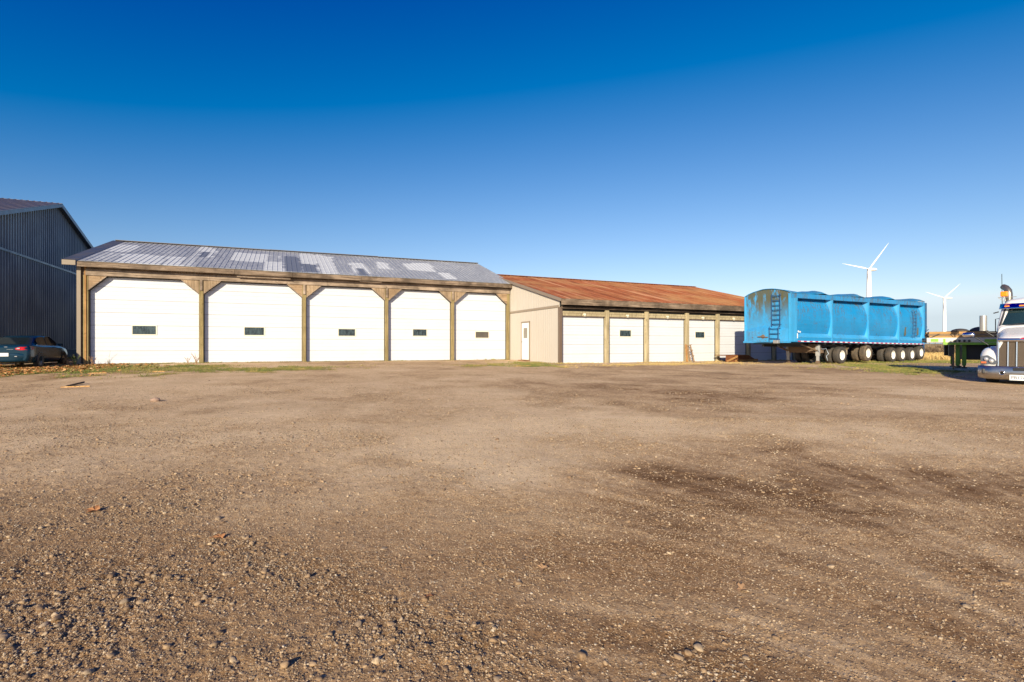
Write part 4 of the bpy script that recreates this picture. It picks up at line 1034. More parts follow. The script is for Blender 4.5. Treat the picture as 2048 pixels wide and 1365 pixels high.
# ------------------------------------------------------------------ wind turbines
def turbine(px, py, D, k_, hub, tips, lab, tw):
    X = (px-1024)/F*D; Z = 1+(HZ-py)*D/F
    o = empty('wind_turbine', (X, D, -1), 0, lab, 'wind turbine', 'wind turbines on the horizon')
    b = MB(); hz = Z+1-1.2*k_; b.lathe([(-30, tw*.78), (0, tw*.72), (hz*.5, tw*.60), (hz, tw*.44)], 24, axis='z'); b.build('tower', M_TURB, o)
    s_ = D/F
    b = MB(); b.loft([[(x, 1.7*k_*q*math.cos(a), Z+1+1.5*k_*q*math.sin(a)+.0) for a in np.linspace(0, 2*math.pi, 13)[:-1]] for x, q in ((-2.2*s_, .3), (-2*s_, .85), (0, 1), (10*s_, .95), (14.5*s_, .6))]); b.build('nacelle', M_TURB, o, .3)
    b = MB(); b.lathe([(-4.2*s_, .05), (-3.6*s_, .9*k_), (-2.2*s_, 1.3*k_)], 16, axis='x', c=(0, -1, Z+1)); b.build('hub', M_TURB, o)
    for (dx, dz) in tips:
        b = MB(); d = Vector((dx*s_, 0, dz*s_)); L_ = d.length; d.normalize(); p = Vector((d.z, 0, -d.x)); h0 = Vector((-3*s_, -2, Z+1)); rr_ = []
        for f, c_, th in ((0, 1.2, 1.0), (.05, 1.3, .9), (.2, 2.6, .5), (.5, 1.7, .3), (.8, .9, .15), (1, .25, .05)):
            c_ *= k_*.48; ce = h0+d*L_*f
            rr_.append([ce+p*c_*.6*math.cos(a)+Vector((0, 1, 0))*th*k_*math.sin(a)*.6+p*c_*.2 for a in np.linspace(0, 2*math.pi, 9)[:-1]])
        b.loft(rr_); b.build('blade', M_TURB, o)
    return o
turbine(1738, 539.5, 560, 1.25, 1, ((-53, 11.5), (40, 53), (2, -60)), 'large white wind turbine rising behind the blue trailer', 4.6)
turbine(1889, 596.5, 900, 1.25, 1, ((-37, 12), (33, 29), (2, -42)), 'smaller more distant white wind turbine between blue trailer and truck', 4.4)

# ------------------------------------------------------------------ flatbed trailer and lumber
FA = math.atan2(-.58, .815); F0 = (18.5, 22.6)
FT = empty('flatbed_trailer', (F0[0], F0[1], gzf(20, 23)), FA, 'green and aluminium flatbed trailer carrying lumber behind the white truck', 'trailer')
b = MB(); b.bx(0, 13.5, 0, 2.6, 1.42, 1.50); b.build('deck', M_LUMBER2, FT)
b = MB(); b.bx(0, .06, -.02, 2.62, 1.40, 1.52); b.bx(.0, 13.5, -.05, -.002, 1.31, 1.52); b.bx(0, 13.5, 2.602, 2.65, 1.31, 1.52); b.build('side_rail', M_ALU, FT, .008)
b = MB(); b.bx(.14, .40, -.056, -.052, 1.34, 1.47); b.bx(.56, 13, -.042, -.004, 1.21, 1.308); b.bx(.56, .64, -.056, -.05, 1.24, 1.47); b.bx(1.9, 5.5, -.056, -.051, 1.33, 1.45); b.build('green_band', M_GREEN, FT)
b = MB()
for x_ in (.92, 1.06, 1.22, 1.38): b.tube([(x_, -.10, 1.36), (x_+.07, -.10, 1.40)], .04, 8); b.bx(x_, x_+.06, -.14, -.05, 1.33, 1.42)
b.build('strap_winches', M_BLACK, FT)
b = MB(); b.beam((1.4, .8, 1.17), (13.3, .8, 1.17), .12, .42); b.beam((1.4, 1.8, 1.17), (13.3, 1.8, 1.17), .12, .42); b.bx(1.3, 2.8, .6, 2.0, .55, 1.2)
for x_ in np.arange(.5, 13, .8): b.bx(x_, x_+.06, .02, 2.58, 1.31, 1.40)
b.build('chassis', M_BLACK, FT)
for y_ in (.35, 2.1):
    for x_ in (1.02, 1.24):
        b = MB(); b.bx(x_, x_+.13, y_, y_+.16, .30, 1.25); lg = b.build('landing_leg', painted('shaded_green_paint', (.09,.22,.02), .5, (.1,.1,.05), .4, 2), FT, .01)  # leg green darkened to paint in the shade they stand in
        b = MB(); b.bx(x_-.03, x_+.16, y_-.05, y_+.21, .18, .23); b.bx(x_+.03, x_+.10, y_+.03, y_+.13, .23, .30); b.build('foot', M_BLACK, lg)
    b = MB(); b.bx(.80, .98, y_+.06, y_+.34, .70, 1.2); b.build('tool_box', M_BLACK, FT)
b = MB(); b.bx(.90, .97, .32, .36, .12, .8); b.build('marker_board', M_FRAMEB, FT)
for x_ in (10.2, 11.5):
    for y_, f in ((.25, -1), (2.35, 1)): wheel(FT, (x_, y_, .50), .50, .40, 'wheel', M_TYRE, M_RIM_D, f)
def fpt(x, y, z): return (F0[0]+math.cos(FA)*x-math.sin(FA)*y, F0[1]+math.sin(FA)*x+math.cos(FA)*y, gzf(20, 23)+z)
lk = 0
desc = ['orange toned top', 'weathered grey middle', 'pale golden bottom']
side_d = ['nearest the camera', 'second from the camera', 'farthest from the camera']
for row in range(3):
    for lay in range(3):
        hh = (.105, .075, .10)[lay]; z0_ = 1.505+(0, .107, .184)[lay]
        b = MB(); x0_ = .06+rnd.uniform(0, .10)
        L_ = rnd.uniform(5.2, 5.8); b.box((L_/2, 0, hh/2), (L_, .62, hh-.003))
        o = b.build('lumber_plank', (M_LUMBER, M_LUMBER2, M_LUMBER)[lay], None, .006)
        o.location = fpt(x0_, .40+row*.72, z0_); o.rotation_euler = (0, 0, FA)
        tag(o, '%s layer timber in the flatbed stack, row %s' % (desc[2-lay], side_d[row]), 'plank', 'lumber stacked on the flatbed trailer')
def lump(name, x, y, rx, ry, rz, m_, lab, cat, group=None):
    v, f = ico(3); 
    d = NR.randn(3, 3); v = v*(1+.10*np.sin(v@d[0]*2.5)[:, None]+.06*np.sin(v@d[1]*5)[:, None]); v[:, 2] = np.maximum(v[:, 2], -.05)
    b = MB(); b.add([(p[0]*rx, p[1]*ry, p[2]*rz) for p in v], [tuple(q) for q in f], 0, True); o = b.build(name, m_); o.location = fpt(x, y, 1.505+.29); o.rotation_euler = (0, 0, FA)
    return tag(o, lab, cat, group)
lump('folded_tarp', 1.18, .5, .30, .30, .13, M_TARP, 'dark bundled tarp with brown edge lying on the lumber nearest the landing gear', 'tarp', 'bundled tarps on the lumber')
lump('folded_tarp', 1.78, .5, .28, .30, .20, M_TARP, 'taller black bundled tarp on the lumber behind the truck mirror', 'tarp', 'bundled tarps on the lumber')
b = MB(); b.tube([(0, -.36, -.14), (.3, -.40, .02), (.6, -.2, .16), (1.0, -.12, .19)], .018, 6); o = b.build('cargo_strap', M_BLACK); o.location = fpt(.05, .42, 1.50+.12); o.rotation_euler = (0, 0, FA)
tag(o, 'black strap slung over the front end of the lumber stack', 'strap')

# ------------------------------------------------------------------ white semi truck (local: +x forward, y sideways, z up)
TRC = (16.72, 16.45); TR_A = math.atan2(-.714, -.70)-R(8.5)
TG = gzf(*TRC)-.05
K = empty('semi_truck', (TRC[0], TRC[1], TG), TR_A, 'white semi truck with chrome grille and bumper cut off by the right edge', 'truck')
def mir(f):
    for s in (-1, 1): f(s)
# hood as a loft of rounded sections, front to back
def rsec(x, hw, z0, z1, r, n=6, crown=.04, taper=0.0):
    pts = [(-hw-taper, z0)]
    for k in range(n+1):
        a = math.pi-(math.pi/2)*k/n; pts.append((-hw+r+r*math.cos(a), z1-r+r*math.sin(a)))
    pts.append((0, z1+crown))
    for k in range(n+1):
        a = math.pi/2-(math.pi/2)*k/n; pts.append((hw-r+r*math.cos(a), z1-r+r*math.sin(a)))
    pts.append((hw+taper, z0))
    return [(x, y_, z_) for y_, z_ in pts]
b = MB()
b.loft([rsec(0.0, .66, .64, 1.46, .12), rsec(-.03, .70, .62, 1.53, .16), rsec(-.15, .74, .6, 1.60, .20), rsec(-.5, .78, .6, 1.70, .24), rsec(-1.0, .83, .6, 1.80, .27), rsec(-1.5, .90, .6, 1.93, .28), rsec(-1.75, .93, .6, 1.98, .28)], cap=True)
b.build('hood', M_WHITEP, K)
b = MB(); b.loft([rsec(-1.72, .95, .55, 2.0, .20), rsec(-1.80, 1.0, .5, 2.02, .16), rsec(-1.95, 1.03, .5, 2.06, .14), rsec(-2.25, .96, .5, 2.78, .18), rsec(-2.35, .94, .5, 2.90, .20, crown=.08), rsec(-2.8, .96, .5, 3.04, .24, crown=.10), rsec(-3.6, .98, .5, 3.10, .22, crown=.08), rsec(-4.0, .98, .5, 3.02, .2)])
b.build('cab', M_WHITEP, K)
# windshield: two raked panes wrapped a little at the sides
def wsp(f, h):   # f -1..1 across, h 0..1 up
    y_ = f*(.93-.10*h); x_ = -1.88-.30*h-.10*abs(f)**3+.012; z_ = 2.02+.66*h+.02*(1-abs(f))
    return (x_+.03, y_, z_)
b = MB(); rr_ = [[wsp(f, h) for f in np.linspace(-1, 1, 13)] for h in np.linspace(0, 1, 5)]
b.loft(rr_, 0, False, False, True); b.build('windshield', mat('windshield_glass', (.012,.03,.035), .05, spec=.9), K)
b = MB()
for (a, c) in ((0, 1),):
    pts_ = [wsp(-1, 0), wsp(-1, 1)]; b.tube([Vector(p)+Vector((.01, -.01, 0)) for p in pts_], .03, 6)
    pts_ = [wsp(1, 0), wsp(1, 1)]; b.tube([Vector(p)+Vector((.01, .01, 0)) for p in pts_], .03, 6)
    b.tube([Vector(wsp(f, 0))+Vector((.01, 0, -.01)) for f in np.linspace(-1, 1, 9)], .028, 6)
b.tube([wsp(0, 0), wsp(0, 1)], .012, 6)
b.build('windshield_seal', M_BLACK, K)
b = MB(); b.tube([(-1.78, -.75, 2.06), (-1.84, -.2, 2.13), ], .012, 6); b.tube([(-1.78, .15, 2.06), (-1.84, .7, 2.13)], .012, 6); build_each(b, 'wiper', M_BLACK, K)
# sun visor
b = MB(); rr_ = [[(-2.12-.14*abs(f)**2.5+q[0], f*.99, q[1]) for f in np.linspace(-1, 1, 13)] for q in ((.20, 2.66), (.10, 2.74), (.0, 2.84), (-.1, 2.86))]
b.loft(rr_, 0, False, False, True); vo = b.build('sun_visor', M_CHROME, K); m_ = vo.modifiers.new('t', 'SOLIDIFY'); m_.thickness = .02
for f in (-.80, -.4, 0, .4, .8):
    b = MB(); b.box((-2.02-.14*abs(f)**2.5, f*.98, 2.745), (.05, .13, .045)); b.build('marker_lamp', M_AMBER, K, .01)
# grille
b = MB()
def gp_(f, h): return (.085-.05*abs(f)**2-.05*h, f*.655, .64+.82*h)
rr_ = [[gp_(f, h) for f in np.linspace(-1, 1, 17)] for h in np.linspace(0, 1, 3)]
b.loft(rr_, 0, False, False, False)
gm = mat('grille_mesh', (.10,.075,.055), .6, .3); t = NT(gm); t.norm(t.bump(t.vor(90), .8, .01)); b.build('grille', gm, K)
b = MB()
for f in (-1.02, -.66, -.0, .66, 1.02, -.34+.0, .34): 
    if f == 0: continue
    b.tube([Vector(gp_(f, 0))+Vector((.025, 0, -.01)), Vector(gp_(f, 1))+Vector((.025, 0, .01))], .020, 8)
b.tube([Vector(gp_(f, 1))+Vector((.02, 0, .05)) for f in np.linspace(-1.03, 1.03, 11)], .062, 10)
b.tube([Vector(gp_(f, 0))+Vector((.02, 0, -.02)) for f in np.linspace(-1.03, 1.03, 11)], .028, 8)
b.build('grille_surround', M_CHROME, K)
b = MB(); ring = []
for k in range(24):
    a = 2*math.pi*k/24; ring.append((math.cos(a), math.sin(a)))
b.loft([[(.055, p[0]*.165, 1.53+p[1]*.072) for p in ring], [(.10, p[0]*.165, 1.53+p[1]*.072) for p in ring]]); em = b.build('emblem', M_CHROME, K)
b = MB(); b.loft([[(.101, p[0]*.15, 1.53+p[1]*.058) for p in ring], [(.104, p[0]*.15, 1.53+p[1]*.058) for p in ring]]); b.build('emblem_field', M_RED, em)
b = MB(); pts_ = []
for k in range(15):
    f = -1+2*k/14; pts_.append((.107, f*.11, 1.527+.012*math.sin(k*2.3)))
b.tube(pts_, .007, 6); b.build('emblem_script', M_CHROME, em)
# fenders with headlights
def fender(s):
    b = MB(); rr_ = []
    # sections across x: from nose to behind wheel arch
    for x_, yo, zt_, zlo in ((-.02, .92, .86, .66), (-.06, 1.02, 1.00, .62), (-.16, 1.12, 1.13, .60), (-.32, 1.18, 1.22, .62), (-.55, 1.20, 1.28, .80), (-.85, 1.20, 1.30, 1.02), (-1.15, 1.19, 1.27, .98), (-1.4, 1.17, 1.16, .80), (-1.6, 1.13, 1.02, .62)):
        yi = .60; ring = []
        for k in range(9):
            a = math.pi/2*k/8; rx_ = .26; rz_ = min(.26, zt_-zlo-.01)
            ring.append((x_, s*(yo-rx_+rx_*math.cos(a)), zt_-rz_+rz_*math.sin(a)))
        ring = [(x_, s*yi, zlo), (x_, s*yo, zlo)]+ring+[(x_, s*yi, zt_+.02)]
        rr_.append(ring)
    b.loft(rr_, 0, True, True, True); fo = b.build('fender', M_WHITEP, K)
    b = MB(); hl = [(-.135, .76, .77), (-.155, 1.13, .74), (-.20, 1.14, .98), (-.12, .94, 1.00), (-.08, .80, .92)]
    hl = [(.09, .70, .72), (-.005, 1.10, .70), (-.07, 1.13, .96), (-.02, .95, 1.0), (.05, .78, .88)]
    v = [(x_, s*y_, z_) for x_, y_, z_ in hl]; v2 = [(x_-.15, s*y_*.98, z_) for x_, y_, z_ in hl]; n = len(v)
    b.add(v+v2, [tuple(range(n))]+[(i, (i+1) % n, (i+1) % n+n, i+n) for i in range(n)]); ho = b.build('headlight', mat('headlight_lens', (.16,.17,.18), .06, .3), fo, .01)
    b = MB(); b.lathe([(-.02, .075), (.035, .055), (.045, .001)], 16, axis='x', c=(.045, s*.84, .81)); b.lathe([(-.02, .06), (.01, .045), (.02, .001)], 16, axis='x', c=(.03, s*.98, .87)); build_each(b, 'headlight_bulb', M_LENS, fo)
    b = MB(); b.box((.02, s*1.04, .755), (.05, .13, .06), (s*-.3, 'Z')); b.build('turn_signal', mat('amber_dull', (.45,.10,.03), .2), fo)
mir(fender)
# bumper
b = MB(); rr_ = []
for f in np.linspace(-1, 1, 25):
    y_ = f*1.20; xo = .16-.06*abs(f)**2-.30*max(0, abs(f)-.72)**1.6*4
    z0_ = .20+.03*abs(f)**6; z1_ = .645
    rr_.append([(xo-.08, y_, z0_), (xo, y_, z0_+.06), (xo+.015, y_, .42), (xo, y_, z1_-.03), (xo-.04, y_, z1_), (xo-.16, y_, z1_), (xo-.2, y_, z0_+.05)])
b.loft(rr_, 0, True, True, True); bo = b.build('bumper', M_CHROME_D, K)
b = MB(); b.bx(.155, .175, -.30, .30, .50, .60); b.build('bumper_vent', M_BLACK, bo)
for s in (-1, 1):
    b = MB(); b.box((.045, s*.96, .46), (.06, .26, .17), (s*-.45, 'Z')); b.build('fog_bezel', M_BLACK, bo, .03)
    b = MB(); b.lathe([(-.02, .06), (.02, .05), (.03, .001)], 16, axis='x', c=(.06, s*.955, .46)); b.build('fog_lamp', M_LENS, bo)
    b = MB(); b.lathe([(.14, .085), (.168, .08), (.168, .055), (.13, .05)], 20, axis='x', c=(0, s*.56, .42)); b.build('tow_hole_ring', M_CHROME, bo)
    b = MB(); b.lathe([(.155, .055), (.166, .05), (.167, .001)], 20, axis='x', c=(0, s*.56, .42)); b.build('tow_hole', M_DARK, bo)
b = MB(); b.bx(.18, .188, -.33, .20, .23, .40); 
pl = MB(); pl.bx(.185, .19, -.38, .16, .19, .37); po = pl.build('licence_plate', M_PLATE, K, .004)
Mx = Matrix.Translation((.193, -.10, .275)) @ Matrix(((0,0,1,0),(1,0,0,0),(0,1,0,0),(0,0,0,1)))
# viewed from the front, +y is to the right
text_mesh('plate_letters', 'PB17681', .135, M_PLATEB, po, Mx)
# mirrors
def mirror(s):
    b = MB()
    b.loft([[(-1.74+q[0]+.09*math.cos(a), s*1.36+.105*math.sin(a)*1.0, z_) for a in np.linspace(0, 2*math.pi, 13)[:-1]] for z_, q in ((1.86, (0,)), (1.90, (.0,)), (2.35, (.0,)), (2.42, (-.01,)))])
    mo = b.build('mirror', mat('mirror_shell', (.42,.40,.37), .34, .55), K, .03)
    b = MB(); b.tube([(-1.78, s*1.36, 1.92), (-1.85, s*1.20, 1.80), (-1.9, s*.95, 1.78)], .032, 8); b.tube([(-1.78, s*1.36, 1.88), (-1.85, s*1.1, 1.66), (-1.9, s*.95, 1.62)], .028, 8); b.build('mirror_arm', M_BLACK, mo)
    b = MB()
    b.loft([[(-.45+.07*math.cos(a)*q, s*(1.52-.0)+u_, 1.70+.085*math.sin(a)*q) for a in np.linspace(0, 2*math.pi, 13)[:-1]] for u_, q in ((-.17, .4), (-.14, .95), (0, 1), (.14, .95), (.17, .4))])
    ho = b.build('hood_mirror', M_CHROME, K)
    b = MB(); b.tube([(-.48, s*1.36, 1.62), (-.5, s*1.02, 1.36), (-.52, s*.95, 1.22)], .018, 6); b.build('mirror_stalk', M_BLACK, ho)
mir(mirror)
# exhaust stacks
def stack(s):
    b = MB(); b.tube([(-4.1, s*1.03, .9), (-4.1, s*1.03, 3.10), (-4.1, s*1.03, 3.32), (-4.13, s*1.05, 3.46), (-4.2, s*1.13, 3.58), (-4.3, s*1.22, 3.64)], [.11, .11, .11, .11, .11, .105], 14, cap=False)
    b.build('exhaust_stack', mat('stained_chrome', (.30,.25,.20), .32, .8), K)
    b = MB(); b.tube([(-4.1, s*1.03, .9), (-4.1, s*1.03, 2.35)], .135, 14); b.build('heat_shield', M_CHROME_D, K)
mir(stack)
b = MB(); b.box((-2.6, -.93, 3.23), (.16, .20, .19)); b.build('beacon', M_AMBER, K, .03)
b = MB(); b.tube([(-2.6, -1.10, 3.11), (-2.6, -.60, 3.11)], .012, 6); b.tube([(-2.6, -.93, 3.12), (-2.6, -.90, 2.96)], .018, 6); b.tube([(-2.6, -1.10, 3.11), (-2.6, -.93, 2.95)], .010, 6); b.build('beacon_bracket', M_STEEL, K)
b = MB(); b.tube([(-3.0, -1.05, 2.9), (-3.0, -1.06, 4.02)], [.012, .010], 6); b.build('antenna', M_BLACK, K)
b = MB(); b.tube([(-1.98, -.98, 2.55), (-1.95, -1.12, 2.50)], .022, 6); b.tube([(-2.3, -1.0, 2.32), (-2.3, -1.12, 2.30), (-2.3, -1.12, 1.75), (-2.3, -1.0, 1.72)], .015, 6); build_each(b, 'grab_handle', M_BLACK, K)
b = MB()
for s in (-1, 1): b.bx(-5.6, -.3, s*.42-.05, s*.42+.05, .62, .90)
b.bx(-3.9, -1.6, -1.0, 1.0, .45, .60); b.bx(-5.3, -4.7, -.5, .5, .9, 1.05); b.bx(-.3, .0, -.9, .9, .3, .6)
b.build('chassis', M_BLACK, K)
b = MB()
for s in (-1, 1): b.tube([(-2.2, s*.98, .62), (-3.9, s*.98, .62)], .30, 20)
build_each(b, 'fuel_tank', M_CHROME_D, K)
for x_, sd, wd in ((-.95, 1.02, .30), (-4.95, .95, .56)):
    for s in (-1, 1): wheel(K, (x_, s*(sd-.05), .52), .52, wd, 'wheel', M_TYRE, M_CHROME_D, s, .52, .1 if x_ < -2 else .03)

# ------------------------------------------------------------------ dark teal saloon car
CA = math.atan2(cu, -su)      # forward = v
rc = (-22.18, 22.12)
CG = gzf(-22.2, 23)+.01
CR = empty('parked_car', (rc[0], rc[1], CG), CA, 'dark teal saloon car parked by the barn, cut off by the left edge', 'car')
CR.scale = (1.02, 1.02, 1.06)
def csec(x, hw, z0, zb, zt_, hwt, n=5):
    """half ring: sill, side, belt, shoulder, roof; mirrored"""
    h = [(hw*.90, z0), (hw*.985, z0+.10), (hw, z0+.28), (hw*.985, zb-.10), (hw*.93, zb-.02), (hw*.86, zb)]
    if zt_ > zb+.02:
        h += [(hwt+(hw*.86-hwt)*.5, zb+(zt_-zb)*.5), (hwt, zt_-.07), (hwt*.86, zt_-.015), (0.001, zt_)]
    else:
        h += [(hw*.8, zb+.008), (hw*.6, zb+.018), (hw*.4, zb+.024), (0.001, zb+.028)]
    r_ = [(x, y_, z_) for y_, z_ in h]; l_ = [(x, -y_, z_) for y_, z_ in reversed(h)]
    return r_+l_
b = MB(); st = [(.0, .74, .36, .84, 0, 0), (.03, .82, .30, .92, 0, 0), (.12, .86, .26, .97, 0, 0), (.55, .88, .24, .99, 0, 0), (.72, .885, .22, .985, 1.0, .74), (1.25, .89, .2, .965, 1.33, .60), (1.6, .89, .2, .955, 1.40, .60),
    (2.3, .89, .2, .94, 1.42, .62), (2.75, .89, .2, .93, 1.37, .63), (3.45, .885, .2, .92, .95, .76), (3.55, .88, .2, .91, 0, 0), (4.1, .86, .22, .84, 0, 0), (4.45, .80, .26, .73, 0, 0), (4.6, .70, .32, .60, 0, 0)]
b.loft([csec(*s_) for s_ in st], 0, True, True, True); cb = b.build('body', M_CARP, CR)
def cside(s):
    b = MB()   # side glass, slightly proud of the shell
    def gpt(x, f):
        zt_ = np.interp(x, [.72, 1.25, 1.6, 2.3, 2.75, 3.45], [1.0, 1.33, 1.40, 1.42, 1.37, .95]); zb = np.interp(x, [.72, 1.6, 2.3, 3.45], [.985, .955, .94, .92]); hw = .887*.86
        hwt = np.interp(x, [.72, 1.25, 1.6, 2.3, 2.75, 3.45], [.74, .60, .60, .62, .63, .76])
        a = f; y_ = hw+(hwt-hw)*a; z_ = zb+(zt_-zb)*a
        return (x, s*(y_+.012), z_)
    for xa, xb_ in ((1.05, 1.95), (2.03, 3.15)):
        xs_ = np.linspace(xa, xb_, 7); b.loft([[gpt(x, .06) for x in xs_], [gpt(x, .5) for x in xs_], [gpt(x, .88) for x in xs_]], 0, False, False, True)
    build_each(b, 'side_window', M_CARG, CR)
    b = MB(); b.tube([(x, s*(.775), np.interp(x, [.72, 1.6, 2.3, 3.45], [.995, .965, .95, .93])) for x in np.linspace(.9, 3.3, 8)], .010, 6); b.build('belt_trim', M_CHROME, CR)
    b = MB(); b.loft([[(2.95+u_, s*(.92+v_), .99+.06*math.sin(a)) for a in (0, 1, 2, 3, 4, 5)] for u_, v_ in ((0, 0), (.02, .07), (.05, .12))]); b.box((3.02, s*.93, .99), (.12, .16, .11)); b.build('wing_mirror', M_CARP, CR, .02)
    b = MB()
    tl = [(.02, .36, .80), (.02, .36, .86), (.03, .50, .905), (.05, .74, .91), (.16, .865, .90), (.34, .885, .87), (.16, .875, .79), (.03, .76, .775), (.01, .5, .775)]
    v = [(x_-.02, s*(y_+.004), z_) for x_, y_, z_ in tl]; c_ = (.03, s*.62, .84); v.append((-.022, s*.62, .84)); n = len(tl)
    b.add(v, [(i, (i+1) % n, n) for i in range(n)], 0, True); to = b.build('tail_light', M_TAIL, CR, 0, True)
    b = MB(); b.box((-.028, s*.47, .845), (.012, .10, .05)); b.build('reverse_lamp', M_LENS, to)
    for x_ in (.95, 3.65): wheel(CR, (x_, s*.80, .31), .31, .20, 'wheel', M_TYRE, M_RIM_D, s, .62, .05)
    b = MB(); 
    for x_ in (.95, 3.65): b.lathe([(s*.872, .36), (s*.893, .36), (s*.893, .33), (s*.872, .30)], 20, c=(x_, 0, .33))
    build_each(b, 'wheel_arch', M_BLACK, CR)
mir(cside)
b = MB(); b.loft([[(.70-.03, y_, 1.0) for y_ in np.linspace(-.66, .66, 7)], [(1.18, y_*.86, 1.315) for y_ in np.linspace(-.66, .66, 7)]], 0, False, False, True); b.build('rear_window', M_CARG, CR)
b = MB(); b.loft([[(2.80, y_*.9, 1.365) for y_ in np.linspace(-.66, .66, 7)], [(3.42, y_*1.1, .975) for y_ in np.linspace(-.66, .66, 7)]], 0, False, False, True); b.build('windshield', M_CARG, CR)
b = MB(); b.loft([[(-.04+q*(abs(f)**3)*.5, f*.84, z_) for f in np.linspace(-1, 1, 13)] for z_, q in ((.30, .3), (.36, .2), (.55, .15), (.62, .2), (.64, .4))], 0, False, False, True); m_ = b.build('bumper', M_CARP, CR); mm = m_.modifiers.new('t', 'SOLIDIFY'); mm.thickness = .05
b = MB(); b.bx(-.06, -.05, -.16, .16, .52, .66); co_ = b.build('licence_plate', M_PLATE, CR)
b = MB(); b.bx(-.066, -.058, -.44, -.36, .50, .53); b.build('bumper_reflector', M_LENS, CR)
# trunk lettering strokes are too small to read in the photo: chrome strip badges
b = MB(); b.bx(-.005, .0, -.30, -.08, .80, .812); b.bx(.005, .012, -.10, .0, .895, .92); build_each(b, 'badge', M_CHROME, CR)

# ------------------------------------------------------------------ small things on the yard
def lath(px0, py0, px1, py1, wd, ht, m_, lab, lift=.0):
    a = Vector(on_yard(px0, py0)); c = Vector(on_yard(px1, py1)); c.z += lift
    b = MB(); d = c-a; b.beam((0, 0, ht/2+.005), d+Vector((0, 0, ht/2+.005)), wd, ht); o = b.build('wood_lath', m_, None, .003); o.location = a
    return tag(o, lab, 'wood strip', 'wood strips lying on the ground')
lath(122, 776, 180, 774, .05, .03, M_LUMBER, 'pale wood strip lying flat on the gravel in the left of the yard')
lath(133, 775, 168, 768.5, .04, .05, M_WOODD, 'dark weathered wood strip crossing the pale one on the gravel', .03)
lath(176, 748, 214, 747, .05, .03, M_LUMBER, 'yellow wood strip in the grass in front of the first tall door')
lath(305, 744.5, 330, 744, .05, .03, M_LUMBER, 'short yellow wood strip on the grass edge before the first tall door')
lath(1028, 733.5, 1066, 732.5, .05, .03, M_LUMBER, 'yellow wood strip on the grass by the beige side wall')
def leaf_obj(px, py, s, m_, lab):
    x_, y_, z_ = on_yard(px, py); z_ = float(yard_z(np.array([x_]), np.array([y_]))[0])
    b = MB(); n = 15; ring = []
    for k in range(n):
        a = 2*math.pi*k/n; r_ = (.55+.45*abs(math.sin(a*2.5)))*(1 if abs(a-math.pi) > .4 else .5)
        ring.append((math.cos(a)*r_*s, math.sin(a)*r_*s*.6, .25*s*rnd.random()+.12*s))
    b.add(ring+[(0, 0, .05*s)], [(k, (k+1) % n, n) for k in range(n)], 0, False); b.tube([(s*.9, 0, .1*s), (s*1.4, .1*s, .02*s)], .03*s, 4)
    o = b.build('dry_leaf', m_); o.location = (x_, y_, z_+.004); o.rotation_euler = (rnd.uniform(-.3, .3), rnd.uniform(-.3, .3), rnd.uniform(0, 6))
    return tag(o, lab, 'leaf', 'dry leaves on the gravel')
M_L1 = painted('orange_leaf', (.33,.15,.06), .8, (.2,.08,.03), .5, 30); M_L2 = painted('brown_leaf', (.30,.18,.095), .8, (.15,.08,.04), .5, 30)
leaf_obj(856, 1200, .045, M_L1, 'bright orange curled leaf in the middle foreground gravel')
leaf_obj(190, 1023, .075, M_L1, 'orange leaf on the gravel near the left edge')
leaf_obj(441, 1076, .055, M_L1, 'orange brown leaf beside the dug up soil clumps on the left')
leaf_obj(1086, 1140, .050, M_L2, 'tan curled leaf lying right of the middle foreground')
leaf_obj(1484, 1180, .050, M_L2, 'pale brown leaf on the packed gravel at the right')
leaf_obj(1268, 1098, .035, M_L2, 'small tan leaf farthest back among the foreground leaves')
x_, y_, z_ = on_yard(311, 803); v, f = ico(2); b = MB(); b.add([(p[0]*.11, p[1]*.08, p[2]*.06*(1+.2*math.sin(p[0]*5))) for p in v], [tuple(q) for q in f], 0, False)
o = b.build('rock', painted('pinkish_rock', (.30,.20,.15), .9)); o.location = (x_, y_, z_+.03); tag(o, 'single reddish fist sized rock on the gravel before the second tall door', 'rock')
# weeds against the doors
def weed(px, py, h, n, seedm, lab):
    x_, y_, z_ = on_yard(px, py); o = empty('weed', (x_, y_, z_-.02), 0, lab, 'weed', 'weeds growing at the foot of the tall doors')
    b = MB(); lf = MB()
    for k in range(n):
        a = rnd.uniform(0, 6.28); l_ = h*rnd.uniform(.6, 1.0); dx, dy = math.cos(a)*l_*.45, math.sin(a)*l_*.3
        pts_ = [(0, 0, 0), (dx*.3, dy*.3, l_*.5), (dx, dy, l_)]; b.tube(pts_, [.006, .005, .003], 4)
        for q in range(7):
            f = .3+.7*q/7; p = Vector(pts_[1]).lerp(Vector(pts_[2]), (f-.5)*2) if f > .5 else Vector(pts_[0]).lerp(Vector(pts_[1]), f*2)
            r1 = Vector((rnd.uniform(-1, 1), rnd.uniform(-1, 1), rnd.uniform(-.3, .8)))*.05; r2 = Vector((rnd.uniform(-1, 1), rnd.uniform(-1, 1), rnd.uniform(-1, 1)))*.012
            lf.add([p, p+r1*.5+r2, p+r1, p+r1*.5-r2], [(0,1,2,3)])
    b.build('stem', seedm, o); lf.build('leaf', seedm, o, 0, False)
M_WD = mat('dead_weed_stem', (.34,.20,.10), .9); M_WD2 = mat('grey_weed_stem', (.36,.32,.24), .9)
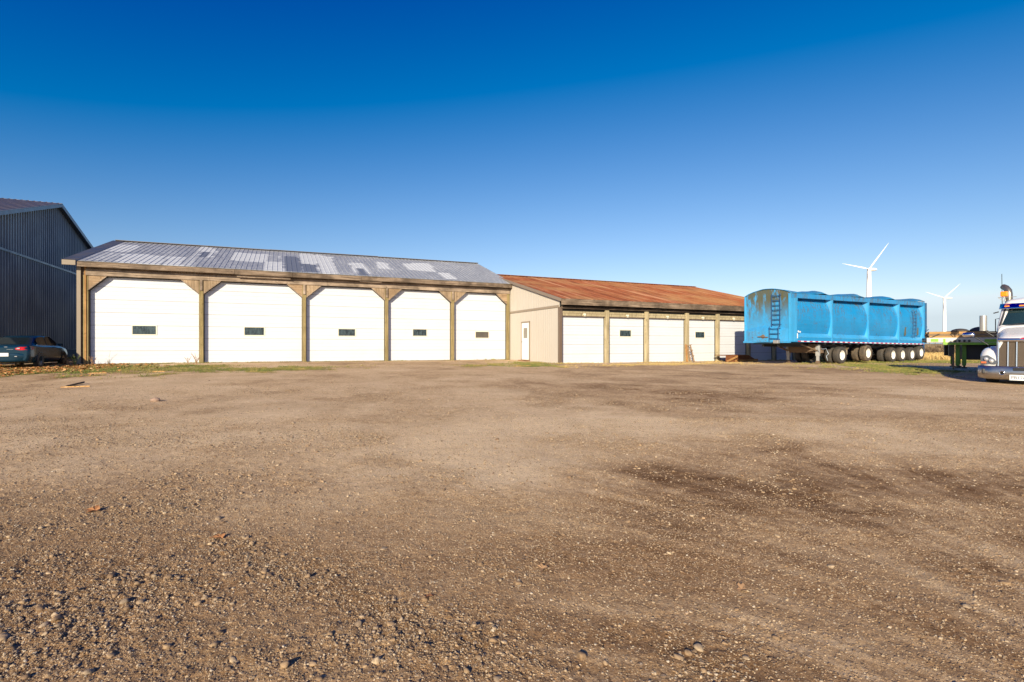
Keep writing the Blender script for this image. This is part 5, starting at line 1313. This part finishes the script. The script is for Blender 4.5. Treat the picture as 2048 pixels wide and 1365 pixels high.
weed(217, 729, .75, 7, M_WD2, 'tall grey dry weed in front of the first tall door')
weed(393, 729, .62, 16, M_WD, 'rusty brown weed clump at the post between first and second tall doors')
weed(376, 729, .5, 9, M_WD, 'small brown weed left of the rusty clump at the first door')
weed(185, 731, .5, 14, M_WD, 'brown weed at the foot of the leftmost post of the long shed')
weed(136, 732, .6, 16, M_WD, 'tangled brown weed in front of the parked car nose')
weed(150, 732, .6, 14, mat('green_weed_stem', (.20,.24,.06), .8), 'green weed at the beige corner trim of the long shed')
# bare tree beyond the flatbed
def bare_tree(x, y, h, lab, seed):
    r2 = random.Random(seed); o = empty('bare_tree', (x, y, gzf(x, y)), 0, lab, 'tree', 'bare trees on the horizon')
    tr = MB(); cr = MB(); m_ = mat('grey_bark', (.14,.11,.09), .9)
    tr.tube([(0, 0, 0), (.05*h, 0, h*.35), (.0, .02, h*.6)], [h*.03, h*.02, h*.012], 7)
    def br(p, d, l_, r_, dep):
        q = p+d*l_; cr.tube([p, (p+q)/2+Vector((r2.uniform(-1, 1), r2.uniform(-1, 1), r2.uniform(-1, 1)))*l_*.06, q], [r_, r_*.75, r_*.5], 4)
        if dep > 0:
            for k in range(3):
                d2 = (d+Vector((r2.uniform(-1, 1), r2.uniform(-1, 1), r2.uniform(-.3, .7)))*.75).normalized(); br(p.lerp(q, r2.uniform(.45, 1)), d2, l_*r2.uniform(.55, .8), r_*.5, dep-1)
    for k in range(9):
        f = r2.uniform(.3, .6); a = r2.uniform(0, 6.28); br(Vector((.02*h, 0, h*f)), Vector((math.cos(a), math.sin(a), r2.uniform(.5, 1.4))).normalized(), h*.22, h*.008, 3)
    tr.build('trunk', m_, o); cr.build('crown', m_, o)
bare_tree((1869-1024)/F*150, 150, 5.4, 'small bare tree just right of the blue trailer above the flatbed', 4)
bare_tree((1884-1024)/F*190, 190, 4.6, 'faint bare tree under the smaller turbine left blade', 9)
bare_tree((1858-1024)/F*170, 170, 4.8, 'bare bushy tree half hidden by the blue trailer tail', 12)
